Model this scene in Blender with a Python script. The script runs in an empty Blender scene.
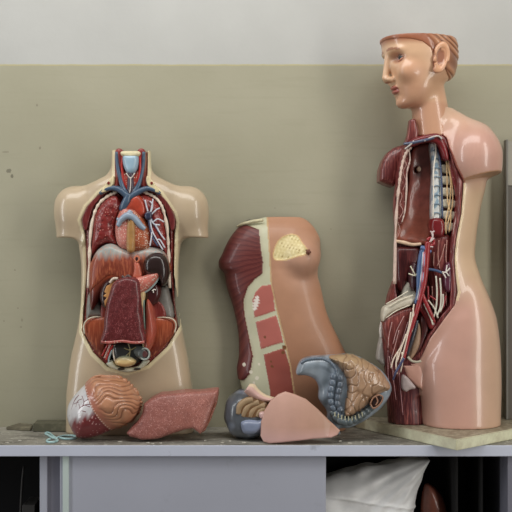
import bpy, bmesh, math, random
import numpy as np
from mathutils import Vector
random.seed(7)
rng = np.random.default_rng(11)
COL = bpy.context.scene.collection
PI = math.pi
# ------------------------------------------------------------------ camera geometry
D, F, ZC = 2.225, 967.0, 1.2347
TOP = 0.80            # worktop height
WALL = 0.235          # wall plane behind the worktop
def U(px, Y): return (px - 256.0) * (D + Y) / F
def V(py, Y): return ZC - (py - 256.0) * (D + Y) / F
def pts(poly, Y): return [(U(a, Y), V(b, Y)) for a, b in poly]
def S(Y): return (D + Y) / F

def lin(v):
    v = v / 255.0
    return v / 12.92 if v <= 0.04045 else ((v + 0.055) / 1.055) ** 2.4
GAIN = 1.22
def c(r, g, b, k=1.0):
    m_ = .30 * r + .59 * g + .11 * b
    return np.array([min(0.92, lin(x + (m_ - x) * .03) * GAIN * k) for x in (r, g, b)])

# ------------------------------------------------------------------ materials
def new_mat(name):
    m = bpy.data.materials.new(name); m.use_nodes = True
    nt = m.node_tree; nt.nodes.clear()
    out = nt.nodes.new('ShaderNodeOutputMaterial'); b = nt.nodes.new('ShaderNodeBsdfPrincipled')
    nt.links.new(b.outputs[0], out.inputs[0])
    return m, nt, b
def ramp(nt, fac, stops):
    r = nt.nodes.new('ShaderNodeValToRGB'); nt.links.new(fac, r.inputs[0])
    e = r.color_ramp.elements
    while len(e) < len(stops): e.new(0.5)
    for el, (p, col) in zip(e, stops):
        el.position = p; el.color = (*col, 1) if len(col) == 3 else col
    return r.outputs[0]
def mix(nt, fac, a, b, mode='MIX'):
    n = nt.nodes.new('ShaderNodeMix'); n.data_type = 'RGBA'; n.blend_type = mode
    for sock, v in ((n.inputs[0], fac), (n.inputs[6], a), (n.inputs[7], b)):
        if hasattr(v, 'is_output'): nt.links.new(v, sock)
        elif sock == n.inputs[0]: sock.default_value = v
        else: sock.default_value = (*v, 1)
    return n.outputs[2]
def noise(nt, vec, scale, detail=4, rough=.55):
    n = nt.nodes.new('ShaderNodeTexNoise'); n.inputs['Scale'].default_value = scale
    n.inputs['Detail'].default_value = detail; n.inputs['Roughness'].default_value = rough
    nt.links.new(vec, n.inputs['Vector']); return n.outputs[0]
def mapped(nt, vec, rot=(0, 0, 0), scale=(1, 1, 1)):
    m = nt.nodes.new('ShaderNodeMapping'); nt.links.new(vec, m.inputs[0])
    m.inputs['Rotation'].default_value = rot; m.inputs['Scale'].default_value = scale
    return m.outputs[0]
def coords(nt): return nt.nodes.new('ShaderNodeTexCoord').outputs['Object']

def pmat(name, rough=.35, coat=.25, var=.12, vscale=25, speck=None, fib=None, bump=0, bscale=200, blot=None):
    """painted plaster or plastic: base colour from the mesh's own colour attribute, broken up by noise"""
    m, nt, b = new_mat(name)
    at = nt.nodes.new('ShaderNodeAttribute'); at.attribute_name = 'Col'
    col = at.outputs['Color']; oc = coords(nt)
    n = noise(nt, oc, vscale)
    col = mix(nt, 1.0, col, ramp(nt, n, [(.25, (1 - var,) * 3), (.75, (1 + var * .6,) * 3)]), 'MULTIPLY')
    if blot:
        bc, bs, lo, hi = blot
        f = ramp(nt, noise(nt, oc, bs, 6, .7), [(lo, (0, 0, 0)), (hi, (1, 1, 1))])
        col = mix(nt, f, col, bc)
    if fib:
        ang, fx, fz, amt, fc = fib
        v = mapped(nt, oc, (0, math.radians(ang), 0), (fx, fx, fz))
        f = ramp(nt, noise(nt, v, 1.0, 3, .6), [(.48, (0, 0, 0)), (.72, (amt,) * 3)])
        col = mix(nt, f, col, fc)
    if speck:
        for sc_, ss, size in ([speck] if not isinstance(speck, list) else speck):
            vo = nt.nodes.new('ShaderNodeTexVoronoi'); vo.inputs['Scale'].default_value = ss
            nt.links.new(oc, vo.inputs['Vector'])
            f = ramp(nt, vo.outputs['Distance'], [(size * .6, (1, 1, 1)), (size, (0, 0, 0))])
            f2 = ramp(nt, noise(nt, oc, ss * .35, 2), [(.42, (0, 0, 0)), (.6, (1, 1, 1))])
            ff = mix(nt, 1.0, f, f2, 'MULTIPLY')
            col = mix(nt, ff, col, sc_)
    nt.links.new(col, b.inputs['Base Color'])
    b.inputs['Roughness'].default_value = rough
    b.inputs['Coat Weight'].default_value = coat; b.inputs['Coat Roughness'].default_value = .07
    if bump:
        bp = nt.nodes.new('ShaderNodeBump'); bp.inputs['Strength'].default_value = bump; bp.inputs['Distance'].default_value = .002
        nt.links.new(noise(nt, oc, bscale, 3), bp.inputs['Height']); nt.links.new(bp.outputs[0], b.inputs['Normal'])
    return m
M = {}
M['skin'] = pmat('painted_skin', .36, .55, .07, 14, blot=(c(150, 120, 95), 55, .70, .80))
M['skin_matte'] = pmat('worn_painted_skin', .5, .15, .10, 18)
M['gloss'] = pmat('glossy_paint', .28, .5, .15, 60)
M['organ'] = pmat('painted_organ', .36, .35, .28, 70)
M['lung'] = pmat('speckled_lung', .4, .3, .35, 90, speck=[(c(225, 165, 150), 190, .26), (c(60, 10, 10), 120, .3)])
M['gut_speckle'] = pmat('speckled_purple', .42, .3, .16, 60, speck=[(c(168, 92, 92), 430, .42), (c(45, 10, 14), 380, .40)])
M['pale_speckle'] = pmat('speckled_pink', .4, .35, .25, 120, speck=[(c(238, 215, 195), 260, .38)])
M['liver'] = pmat('stippled_liver', .5, .2, .18, 60, speck=[(c(205, 150, 140), 420, .40), (c(105, 50, 48), 330, .36)], bump=.25, bscale=300)
M['muscle_fan'] = pmat('striped_muscle', .4, .3, .2, 40, fib=(20, 300, 22, .7, c(205, 120, 80)))
M['muscle_v'] = pmat('upright_muscle', .4, .35, .25, 40, fib=(6, 330, 18, .65, c(190, 110, 100)))
M['muscle_d'] = pmat('dark_muscle', .4, .3, .3, 60, fib=(-12, 260, 24, .5, c(150, 70, 66)))
M['muscle_h'] = pmat('chest_muscle', .42, .2, .2, 40)
M['sprinkle'] = pmat('sprinkled_muscle', .4, .3, .25, 60, speck=[(c(225, 190, 175), 260, .30)])
M['tube'] = pmat('vessel_paint', .3, .45, .1, 60)
M['bone'] = pmat('bone_paint', .45, .2, .22, 90)
M['hair'] = pmat('painted_hair', .35, .4, .2, 40)

def flat(name, col, rough=.5, var=.1, vscale=12, metal=0, dust=None, bump=0):
    m, nt, b = new_mat(name); oc = coords(nt)
    col_ = mix(nt, 1.0, tuple(col), ramp(nt, noise(nt, oc, vscale, 6), [(.25, (1 - var,) * 3), (.75, (1 + var * .5,) * 3)]), 'MULTIPLY')
    if dust:
        dc, ds, lo, hi = dust
        col_ = mix(nt, ramp(nt, noise(nt, oc, ds, 8, .7), [(lo, (0, 0, 0)), (hi, (1, 1, 1))]), col_, tuple(dc))
    nt.links.new(col_, b.inputs['Base Color']); b.inputs['Roughness'].default_value = rough; b.inputs['Metallic'].default_value = metal
    if bump:
        bp = nt.nodes.new('ShaderNodeBump'); bp.inputs['Strength'].default_value = bump; bp.inputs['Distance'].default_value = .003
        nt.links.new(noise(nt, oc, 40, 6), bp.inputs['Height']); nt.links.new(bp.outputs[0], b.inputs['Normal'])
    return m

# ------------------------------------------------------------------ object helpers
def thing(name, label, cat, loc, group=None):
    o = bpy.data.objects.new(name, None); COL.objects.link(o); o.location = loc; o.empty_display_size = .03
    o['label'] = label; o['category'] = cat
    if group: o['group'] = group
    return o
def tag(o, label, cat, group=None):
    o['label'] = label; o['category'] = cat
    if group: o['group'] = group
    return o
def world_loc(o):
    v = Vector((0, 0, 0))
    while o is not None:
        v += o.location; o = o.parent
    return v
def mk(name, verts, faces, mat, parent=None, col=None, smooth=True, loc=None, label=None):
    """verts in world space; col = one colour or an array per vertex"""
    verts = np.asarray(verts, float)
    base = np.array(world_loc(parent)) if parent is not None else (np.array(loc) if loc is not None else np.zeros(3))
    me = bpy.data.meshes.new(name)
    me.from_pydata((verts - base).tolist(), [], [list(map(int, f)) for f in faces])
    if smooth: me.polygons.foreach_set('use_smooth', [True] * len(me.polygons))
    if col is not None:
        col = np.asarray(col, float)
        if col.ndim == 1: col = np.tile(col, (len(verts), 1))
        a = me.color_attributes.new('Col', 'FLOAT_COLOR', 'POINT')
        a.data.foreach_set('color', np.concatenate([col, np.ones((len(verts), 1))], 1).astype(np.float32).ravel())
    me.materials.append(mat); me.update()
    o = bpy.data.objects.new(name, me); COL.objects.link(o)
    if parent is not None: o.parent = parent
    elif loc is not None: o.location = loc
    if label: o['label'] = label
    return o
def boxes(name, bl, mat, parent=None, bevel=.002, col=None, loc=None, kind=None):
    """axis-aligned boxes (x0,x1,y0,y1,z0,z1) joined as one part"""
    bm = bmesh.new()
    for x0, x1, y0, y1, z0, z1 in bl:
        r = bmesh.ops.create_cube(bm, size=1)
        for v in r['verts']:
            v.co = ((x0 + x1) / 2 + v.co.x * (x1 - x0), (y0 + y1) / 2 + v.co.y * (y1 - y0), (z0 + z1) / 2 + v.co.z * (z1 - z0))
    if bevel: bmesh.ops.bevel(bm, geom=bm.edges[:], offset=bevel, segments=2, affect='EDGES', profile=.5)
    bm.verts.ensure_lookup_table()
    vs = [tuple(v.co) for v in bm.verts]; bm.verts.index_update()
    fs = [[v.index for v in f.verts] for f in bm.faces]; bm.free()
    o = mk(name, vs, fs, mat, parent, col, smooth=False, loc=loc)
    if kind: o['kind'] = kind
    return o
def catmull(P, n=6):
    P = [np.array(p, float) for p in P]
    if len(P) < 3: return [P[0] + (P[-1] - P[0]) * t for t in np.linspace(0, 1, n + 1)]
    Q = [2 * P[0] - P[1]] + P + [2 * P[-1] - P[-2]]; out = []
    for i in range(1, len(Q) - 2):
        a, b, c_, d = Q[i - 1], Q[i], Q[i + 1], Q[i + 2]
        for t in np.linspace(0, 1, n, endpoint=False):
            out.append(.5 * (2 * b + (c_ - a) * t + (2 * a - 5 * b + 4 * c_ - d) * t * t + (3 * b - a - 3 * c_ + d) * t ** 3))
    out.append(P[-1]); return out
def tube_geo(path, n=6, k=8, ripple=None):
    """path of (x,y,z,r)"""
    P = catmull(path, n); vs = []; fs = []
    L = 0.0
    for i, p in enumerate(P):
        a = P[max(0, i - 1)][:3]; b = P[min(len(P) - 1, i + 1)][:3]
        t = b - a; t = t / (np.linalg.norm(t) + 1e-9)
        up = np.array([0, 1.0, 0]) if abs(t[1]) < .9 else np.array([1.0, 0, 0])
        s = np.cross(t, up); s /= np.linalg.norm(s); q = np.cross(s, t)
        if i: L += np.linalg.norm(p[:3] - P[i - 1][:3])
        r = p[3] * (ripple(L) if ripple else 1)
        for j in range(k):
            w = 2 * PI * j / k
            vs.append(p[:3] + r * (math.cos(w) * s + math.sin(w) * q))
    for i in range(len(P) - 1):
        for j in range(k):
            a = i * k + j; b = i * k + (j + 1) % k
            fs.append([a, b, b + k, a + k])
    fs.append(list(range(k))[::-1]); fs.append([len(P) * k - k + j for j in range(k)])
    return np.array(vs), fs
def join_geo(gs):
    V_ = []; F_ = []; o = 0
    for v, f in gs:
        V_.append(v); F_ += [[i + o for i in q] for q in f]; o += len(v)
    return np.concatenate(V_), F_
def pxpath(pp, Y, r):
    """pixel polyline -> tube path; each point (px,py[,dY[,r]]) with r in pixels"""
    out = []
    for p in pp:
        y = Y + (p[2] if len(p) > 2 and p[2] is not None else 0); rr = p[3] if len(p) > 3 else r
        out.append((U(p[0], y), y, V(p[1], y), rr * S(y)))
    return out
def tubes(name, paths, Y, r, col, parent, mat=None, n=6, k=8, ripple=None, label=None):
    g = [tube_geo(pxpath(p, Y, r), n, k, ripple) for p in paths]
    v, f = join_geo(g)
    return mk(name, v, f, mat or M['tube'], parent, col, label=label)

# ------------------------------------------------------------------ signed distance modelling
def surface_nets(fn, lo, hi, h):
    ax = [np.arange(lo[i] - 2 * h, hi[i] + 3 * h, h) for i in range(3)]
    X = ax[0][:, None, None]; Y = ax[1][None, :, None]; Z = ax[2][None, None, :]
    f = np.broadcast_to(fn(X, Y, Z), (len(ax[0]), len(ax[1]), len(ax[2]))).astype(np.float32).copy()
    for sl in ((0, slice(None), slice(None)), (-1, slice(None), slice(None)), (slice(None), 0, slice(None)), (slice(None), -1, slice(None)), (slice(None), slice(None), 0), (slice(None), slice(None), -1)):
        f[sl] = np.maximum(f[sl], h)
    n = np.array(f.shape) - 1
    ins = f < 0
    cnt = np.zeros(n, np.int8)
    for a in (0, 1):
        for b in (0, 1):
            for c_ in (0, 1):
                cnt += ins[a:a + n[0], b:b + n[1], c_:c_ + n[2]]
    act = (cnt > 0) & (cnt < 8)
    idx = np.argwhere(act)
    vid = np.full(n, -1, np.int64); vid[act] = np.arange(len(idx))
    i, j, k = idx.T
    acc = np.zeros((len(idx), 3)); num = np.zeros(len(idx))
    offs = [(a, b, c_) for a in (0, 1) for b in (0, 1) for c_ in (0, 1)]
    for o in offs:
        for d in range(3):
            if o[d]: continue
            p = list(o); p[d] = 1
            v0 = f[i + o[0], j + o[1], k + o[2]]; v1 = f[i + p[0], j + p[1], k + p[2]]
            m = (v0 < 0) != (v1 < 0)
            t = np.where(m, v0 / np.where(v0 - v1 == 0, 1, v0 - v1), 0)
            for e in range(3):
                acc[:, e] += np.where(m, o[e] + (t if e == d else 0), 0)
            num += m
    acc /= num[:, None]
    verts = (idx + acc) * h + np.array([a[0] for a in ax])
    faces = []
    for d in range(3):
        e1, e2 = [(1, 2), (2, 0), (0, 1)][d]
        sl0 = [slice(1, n[e]) for e in range(3)]; sl0[d] = slice(0, n[d])
        sl1 = list(sl0); sl1[d] = slice(1, n[d] + 1)
        A = ins[tuple(sl0)]; B = ins[tuple(sl1)]
        for flip in (0, 1):
            q = np.argwhere((A & ~B) if not flip else (~A & B))
            if not len(q): continue
            base = q.copy()
            for e in range(3):
                if e != d: base[:, e] += 1
            def g(s1, s2):
                t = base.copy(); t[:, e1] -= s1; t[:, e2] -= s2
                return vid[t[:, 0], t[:, 1], t[:, 2]]
            qd = np.stack([g(1, 1), g(0, 1), g(0, 0), g(1, 0)], 1)
            faces.append(qd if not flip else qd[:, ::-1])
    return verts, np.concatenate(faces)
def smin(a, b, k):
    h = np.clip(.5 + .5 * (b - a) / k, 0, 1)
    return b + (a - b) * h - k * h * (1 - h)
def smax(a, b, k): return -smin(-a, -b, k)
def ell(x, y, z, c_, r):
    q = np.sqrt(((x - c_[0]) / r[0]) ** 2 + ((y - c_[1]) / r[1]) ** 2 + ((z - c_[2]) / r[2]) ** 2)
    return (q - 1) * min(r)
def cone(x, y, z, a, b, ra, rb):
    a = np.array(a, float); b = np.array(b, float); d = b - a; L = d @ d
    t = np.clip(((x - a[0]) * d[0] + (y - a[1]) * d[1] + (z - a[2]) * d[2]) / L, 0, 1)
    return np.sqrt((x - a[0] - t * d[0]) ** 2 + (y - a[1] - t * d[1]) ** 2 + (z - a[2] - t * d[2]) ** 2) - (ra + (rb - ra) * t)
def poly2(x, z, P):
    """signed distance to a closed polygon in the x-z plane"""
    P = np.array(P, float); x, z = np.broadcast_arrays(x, z)
    d = np.full(x.shape, 1e9); s = np.ones(x.shape)
    n = len(P)
    for i in range(n):
        a = P[i]; b = P[i - 1]; e = b - a
        wx = x - a[0]; wz = z - a[1]
        t = np.clip((wx * e[0] + wz * e[1]) / (e @ e + 1e-12), 0, 1)
        d = np.minimum(d, (wx - e[0] * t) ** 2 + (wz - e[1] * t) ** 2)
        c1 = z >= a[1]; c2 = z < b[1]; c3 = e[0] * wz > e[1] * wx
        s = np.where((c1 & c2 & c3) | (~c1 & ~c2 & ~c3), -s, s)
    return s * np.sqrt(d)
def smooth_poly(P, n=5):
    Q = list(P); Q = [Q[-1]] + Q + [Q[0], Q[1]]; out = []
    for i in range(1, len(Q) - 2):
        a, b, c_, d = (np.array(q, float) for q in (Q[i - 1], Q[i], Q[i + 1], Q[i + 2]))
        for t in np.linspace(0, 1, n, endpoint=False):
            out.append(tuple(.5 * (2 * b + (c_ - a) * t + (2 * a - 5 * b + 4 * c_ - d) * t * t + (3 * b - a - 3 * c_ + d) * t ** 3)))
    return out
def pchip(xs, ys, q):
    xs = np.array(xs, float); ys = np.array(ys, float)
    o = np.argsort(xs); xs = xs[o]; ys = ys[o]
    h = np.diff(xs); dl = np.diff(ys) / h; m = np.zeros(len(xs))
    for i in range(1, len(xs) - 1):
        if dl[i - 1] * dl[i] > 0: m[i] = 2 / (1 / dl[i - 1] + 1 / dl[i])
    m[0] = dl[0]; m[-1] = dl[-1]
    qq = np.clip(q, xs[0], xs[-1]); i = np.clip(np.searchsorted(xs, qq) - 1, 0, len(h) - 1)
    t = (qq - xs[i]) / h[i]
    return (1 + 2 * t) * (1 - t) ** 2 * ys[i] + t * (1 - t) ** 2 * h[i] * m[i] + t * t * (3 - 2 * t) * ys[i + 1] + t * t * (t - 1) * h[i] * m[i + 1]
def loft(x, y, z, rows, Yr, n=2.3, sharp=None):
    """rows (py, left px, right px, half depth m, centre Y): an elliptical section per height"""
    zz = [V(r[0], Yr) for r in rows]
    L = pchip(zz, [U(r[1], Yr) for r in rows], z); R = pchip(zz, [U(r[2], Yr) for r in rows], z)
    b = pchip(zz, [r[3] for r in rows], z); yc = pchip(zz, [r[4] for r in rows], z)
    cx = (L + R) / 2; a = (R - L) / 2
    q = (np.abs((x - cx) / a) ** n + np.abs((y - yc) / b) ** n) ** (1 / n)
    return (q - 1) * np.minimum(a, b)
WV = [(rng.normal(size=3), rng.uniform(0, 2 * PI)) for _ in range(14)]
WV = [(w / np.linalg.norm(w), p) for w, p in WV]
def waves(x, y, z, lam, seed=0, sc=(1, 1, 1)):
    g = 0
    for (w, p) in WV[seed:seed + 8]:
        g = g + np.cos(2 * PI / lam * (w[0] * x * sc[0] + w[1] * y * sc[1] + w[2] * z * sc[2]) + p)
    return g / 2.83
def pillow(name, poly, Y0, Y1, parent, col, mat, r=None, bulge=0, h=.0016, smooth=True, extra=None, paint=None, label=None, yref=None, tilt=(0, 0), dome=0):
    """a rounded, bulging slab with a drawn outline: poly in pixels, spans depth Y0..Y1"""
    Yr = Y0 if yref is None else yref
    P = pts(smooth_poly(poly) if smooth else poly, Yr)
    xs = [p[0] for p in P]; zs = [p[1] for p in P]; cx = sum(xs) / len(xs); cz = sum(zs) / len(zs)
    th = (Y1 - Y0) / 2; ym = (Y0 + Y1) / 2
    rr = r if r is not None else th * .9
    size = min(max(xs) - min(xs), max(zs) - min(zs)) / 2
    def fn(x, y, z):
        d = poly2(x, z, P)
        yy = y - ym + bulge * (1 - (1 - np.clip(-d / (size * .75), 0, 1)) ** 2) ** .8 + dome * np.clip(1 - ((x - cx) ** 2 + (z - cz) ** 2) / size ** 2, -1, 1) - tilt[0] * (x - cx) - tilt[1] * (z - cz)
        a = d + rr; w = np.abs(yy) - (th - rr)
        f = np.sqrt(np.maximum(a, 0) ** 2 + np.maximum(w, 0) ** 2) + np.minimum(np.maximum(a, w), 0) - rr
        if extra is not None: f = extra(f, x, y, z, d)
        return f
    m = .004
    ty = abs(tilt[0]) * (max(xs) - min(xs)) / 2 + abs(tilt[1]) * (max(zs) - min(zs)) / 2
    v, f = surface_nets(fn, (min(xs) - m, Y0 - bulge - abs(dome) - m - ty, min(zs) - m), (max(xs) + m, Y1 + m + ty + abs(dome), max(zs) + m), h)
    cc = paint(v, Yr) if paint else col
    return mk(name, v, f, mat, parent, cc, label=label)
def sdf(name, fn, lo, hi, h, parent, mat, col=None, paint=None, label=None):
    v, f = surface_nets(fn, lo, hi, h)
    return mk(name, v, f, mat, parent, paint(v) if paint else col, label=label)
def topx(v, Yr): return 256 + v[:, 0] / S(Yr), 256 + (ZC - v[:, 2]) / S(Yr)
def lerp(a, b, t): return a + (b - a) * np.clip(t, 0, 1)[:, None]
def inside(px, py, poly): return poly2(px, py, poly)

# ================================================================== SETTING
def struct(o): o['kind'] = 'structure'; return o
LINE_Z = V(65.5, WALL)
m, nt, b = new_mat('two_tone_wall'); oc = coords(nt)
sep = nt.nodes.new('ShaderNodeSeparateXYZ'); nt.links.new(oc, sep.inputs[0])
wob = nt.nodes.new('ShaderNodeMath'); wob.operation = 'MULTIPLY_ADD'
nt.links.new(noise(nt, oc, 25, 3), wob.inputs[0]); wob.inputs[1].default_value = .0045; nt.links.new(sep.outputs[2], wob.inputs[2])
def step(v0, v1):
    n = nt.nodes.new('ShaderNodeMapRange'); n.inputs[1].default_value = v0; n.inputs[2].default_value = v1
    nt.links.new(wob.outputs[0], n.inputs[0]); return n.outputs[0]
lower = mix(nt, ramp(nt, noise(nt, oc, 3.5, 6), [(.3, (0, 0, 0)), (.7, (1, 1, 1))]), c(150, 146, 124), c(158, 154, 133))
lower = mix(nt, ramp(nt, noise(nt, mapped(nt, oc, scale=(1, 1, 14)), 5, 4), [(.55, (0, 0, 0)), (.8, (.35,) * 3)]), lower, c(140, 136, 115))
stain = ramp(nt, noise(nt, oc, 16, 8, .75), [(.70, (0, 0, 0)), (.78, (.55,) * 3)])
lower = mix(nt, stain, lower, c(110, 104, 84))
upper = mix(nt, ramp(nt, noise(nt, oc, 5, 7), [(.3, (0, 0, 0)), (.7, (1, 1, 1))]), c(168, 168, 164), c(176, 176, 172))
line = None
line_ = lambda: mix(nt, step(LINE_Z + .001, LINE_Z + .0025), lower, c(172, 164, 124))
def spot(px, py, rx, rz, col, base, amt=1):
    mp = nt.nodes.new('ShaderNodeMapping'); nt.links.new(oc, mp.inputs[0]); mp.vector_type = 'POINT'
    mp.inputs['Scale'].default_value = (1 / rx, 0, 1 / rz); mp.inputs['Location'].default_value = (-U(px, WALL) / rx, 0, -V(py, WALL) / rz)
    ln = nt.nodes.new('ShaderNodeVectorMath'); ln.operation = 'LENGTH'; nt.links.new(mp.outputs[0], ln.inputs[0])
    ad = nt.nodes.new('ShaderNodeMath'); ad.operation = 'MULTIPLY_ADD'; nt.links.new(noise(nt, oc, 90, 5, .7), ad.inputs[0]); ad.inputs[1].default_value = 1.05; nt.links.new(ln.outputs['Value'], ad.inputs[2])
    return mix(nt, ramp(nt, ad.outputs[0], [(.0, (amt,) * 3), (.92, (amt * .8,) * 3), (1.0, (0, 0, 0))]), base, col)
for sp_ in ((15, 270, .004, .004, .7), (18, 308, .004, .004, .7), (4, 321, .004, .004, .7), (21, 327, .005, .003, .6), (60, 262, .003, .004, .5), (9, 171, .016, .012, .8), (12, 176, .008, .010, .9), (40, 148, .006, .010, .6), (37, 105, .006, .007, .5), (6, 152, .02, .006, .4), (331, 229, .006, .003, .6), (275, 208, .005, .003, .5), (22, 320, .006, .01, .4)):
    lower = spot(*sp_[:4], c(92, 88, 72), lower, sp_[4])
wallc = mix(nt, step(LINE_Z + .0045, LINE_Z + .006), line_(), upper)
nt.links.new(wallc, b.inputs['Base Color']); b.inputs['Roughness'].default_value = .6
bp = nt.nodes.new('ShaderNodeBump'); bp.inputs['Strength'].default_value = .25; bp.inputs['Distance'].default_value = .002
nt.links.new(noise(nt, oc, 45, 5), bp.inputs['Height']); nt.links.new(bp.outputs[0], b.inputs['Normal'])
WALLM = m
struct(boxes('wall_back', [(-2.6, 2.6, WALL, WALL + .12, 0, 2.7)], WALLM, bevel=0))
struct(boxes('floor', [(-2.6, 2.6, -3.2, WALL + .12, -.05, 0)], flat('floor_lino', c(120, 112, 100), .6, .2), bevel=0))

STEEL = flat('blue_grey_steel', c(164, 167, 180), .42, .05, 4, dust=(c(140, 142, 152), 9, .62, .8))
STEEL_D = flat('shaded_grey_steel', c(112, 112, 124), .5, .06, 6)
STEEL_P = flat('pale_green_edge', c(188, 202, 198), .45, .06, 8)
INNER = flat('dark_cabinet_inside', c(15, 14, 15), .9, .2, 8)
# worktop
m, nt, b = new_mat('dusty_worktop'); oc = coords(nt)
g1 = mix(nt, ramp(nt, noise(nt, mapped(nt, oc, scale=(1, 2.5, 1)), 14, 8, .7), [(.35, (0, 0, 0)), (.65, (1, 1, 1))]), c(92, 89, 82), c(156, 152, 140))
g1 = mix(nt, ramp(nt, noise(nt, oc, 70, 8, .8), [(.56, (0, 0, 0)), (.66, (.9,) * 3)]), g1, c(206, 203, 192))
g1 = mix(nt, ramp(nt, noise(nt, oc, 35, 8, .8), [(.62, (0, 0, 0)), (.72, (.8,) * 3)]), g1, c(56, 52, 46))
nt.links.new(g1, b.inputs['Base Color']); b.inputs['Roughness'].default_value = .65
DUSTY = m
w = thing('worktop', 'grey steel worktop with dusty scuffed top carrying all the anatomy models', 'worktop', (0, 0, TOP - .026))
boxes('top_surface', [(-1.3, 1.3, .0008, WALL - .001, TOP - .012, TOP)], DUSTY, w, bevel=.0006)
boxes('front_edge', [(-1.3, 1.3, -.002, .02, TOP - .0262, TOP - .001)], flat('edge_steel', c(192, 197, 213), .42, .06, 6, dust=(c(130, 132, 140), 12, .62, .8)), w, bevel=.0015)
# cabinet
cab = thing('sliding_door_cabinet', 'grey steel cabinet with sliding doors standing open at both sides of the middle', 'cabinet', (0, .1, 0))
ZT = TOP - .027
YD = .012
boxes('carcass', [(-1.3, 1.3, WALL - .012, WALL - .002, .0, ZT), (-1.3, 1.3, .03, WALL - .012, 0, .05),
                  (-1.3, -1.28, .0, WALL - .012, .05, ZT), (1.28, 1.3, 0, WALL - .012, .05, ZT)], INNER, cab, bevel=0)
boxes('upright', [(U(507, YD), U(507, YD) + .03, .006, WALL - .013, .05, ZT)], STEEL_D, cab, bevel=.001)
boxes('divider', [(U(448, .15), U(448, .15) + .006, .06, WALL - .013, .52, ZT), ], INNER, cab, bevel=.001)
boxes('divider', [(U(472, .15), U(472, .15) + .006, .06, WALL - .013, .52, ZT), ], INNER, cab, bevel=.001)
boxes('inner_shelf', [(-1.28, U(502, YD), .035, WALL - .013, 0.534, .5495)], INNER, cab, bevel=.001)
dr = boxes('door', [(U(64, YD), U(326, YD), YD, YD + .012, .05, ZT)], STEEL, cab, bevel=.0015)
boxes('edge_flange', [(U(60, YD), U(63.2, YD), YD - .001, YD + .014, .05, ZT)], STEEL, dr, bevel=.001)
e = boxes('edge_strip', [(U(63, YD), U(69, YD), YD - .005, YD + .002, .05, ZT)], STEEL_P, dr, bevel=.001)
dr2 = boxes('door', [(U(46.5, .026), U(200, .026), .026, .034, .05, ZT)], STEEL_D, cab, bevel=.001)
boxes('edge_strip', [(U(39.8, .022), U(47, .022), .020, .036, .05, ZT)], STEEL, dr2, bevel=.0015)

# standing grey panel at the far edge
pan = thing('upright_panel', 'tall grey panel with a pale metal edge standing behind the tall torso', 'panel', (U(530, .2), .2, .826))
YP = .19
boxes('board', [(U(508, YP), U(560, YP), YP + .004, YP + .022, .8262, V(186, YP)), ], flat('grey_panel', c(92, 86, 78), .55, .15, 6), pan, bevel=.001)
boxes('upper_board', [(U(508, YP), U(560, YP), YP + .004, YP + .022, V(185.5, YP), V(141, YP))], flat('pale_panel', c(150, 146, 134), .55, .12, 6), pan, bevel=.001)
boxes('edge_strip', [(U(506.3, YP), U(508.2, YP), YP, YP + .026, .8262, V(139.5, YP))], flat('pale_metal_edge', c(118, 116, 110), .4, .1), pan, bevel=.0008)

# wooden board under the tall torso
bx = [(.448, -.068), (.255, .2205), (.30, .231), (.80, .231), (.80, .20)]
bxr = (.448 + .157 * 2.2, -.068 + .129 * 2.2)
outline = [(.448, -.068), bxr, (.80, .231), (.262, .231), (.252, .222)]
CREAM = flat('cream_painted_wood', c(196, 192, 160), .5, .14, 22, dust=(c(150, 142, 112), 30, .58, .75))
vs = [(x, y, TOP + .0005) for x, y in outline] + [(x, y, TOP + .0255) for x, y in outline]
n_ = len(outline)
fs = [list(range(n_))[::-1], list(range(n_, 2 * n_))] + [[i, (i + 1) % n_, (i + 1) % n_ + n_, i + n_] for i in range(n_)]
bmx = bmesh.new(); vv = [bmx.verts.new(v) for v in vs]; [bmx.faces.new([vv[i] for i in f]) for f in fs]
bmesh.ops.recalc_face_normals(bmx, faces=bmx.faces[:])
bmesh.ops.bevel(bmx, geom=bmx.edges[:], offset=.0018, segments=2, affect='EDGES'); bmx.verts.index_update()
vs = [tuple(v.co) for v in bmx.verts]; fs = [[v.index for v in f.verts] for f in bmx.faces]; bmx.free()
m, nt, b = new_mat('cream_board'); oc = coords(nt)
g1 = mix(nt, ramp(nt, noise(nt, oc, 26, 7, .7), [(.4, (0, 0, 0)), (.65, (1, 1, 1))]), c(196, 192, 164), c(220, 220, 190))
ge = nt.nodes.new('ShaderNodeNewGeometry'); sn = nt.nodes.new('ShaderNodeSeparateXYZ'); nt.links.new(ge.outputs['Normal'], sn.inputs[0])
topc = mix(nt, ramp(nt, noise(nt, oc, 60, 8, .75), [(.45, (0, 0, 0)), (.6, (1, 1, 1))]), c(128, 118, 98), c(164, 156, 134))
f_ = nt.nodes.new('ShaderNodeMapRange'); f_.inputs[1].default_value = .6; f_.inputs[2].default_value = .9; nt.links.new(sn.outputs[2], f_.inputs[0])
nt.links.new(mix(nt, f_.outputs[0], g1, topc), b.inputs['Base Color']); b.inputs['Roughness'].default_value = .5
o = mk('plinth_board', vs, fs, m, loc=(.5, .1, TOP), smooth=False)
tag(o, 'cream painted wooden board jutting over the worktop edge under the tall torso', 'board')

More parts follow.
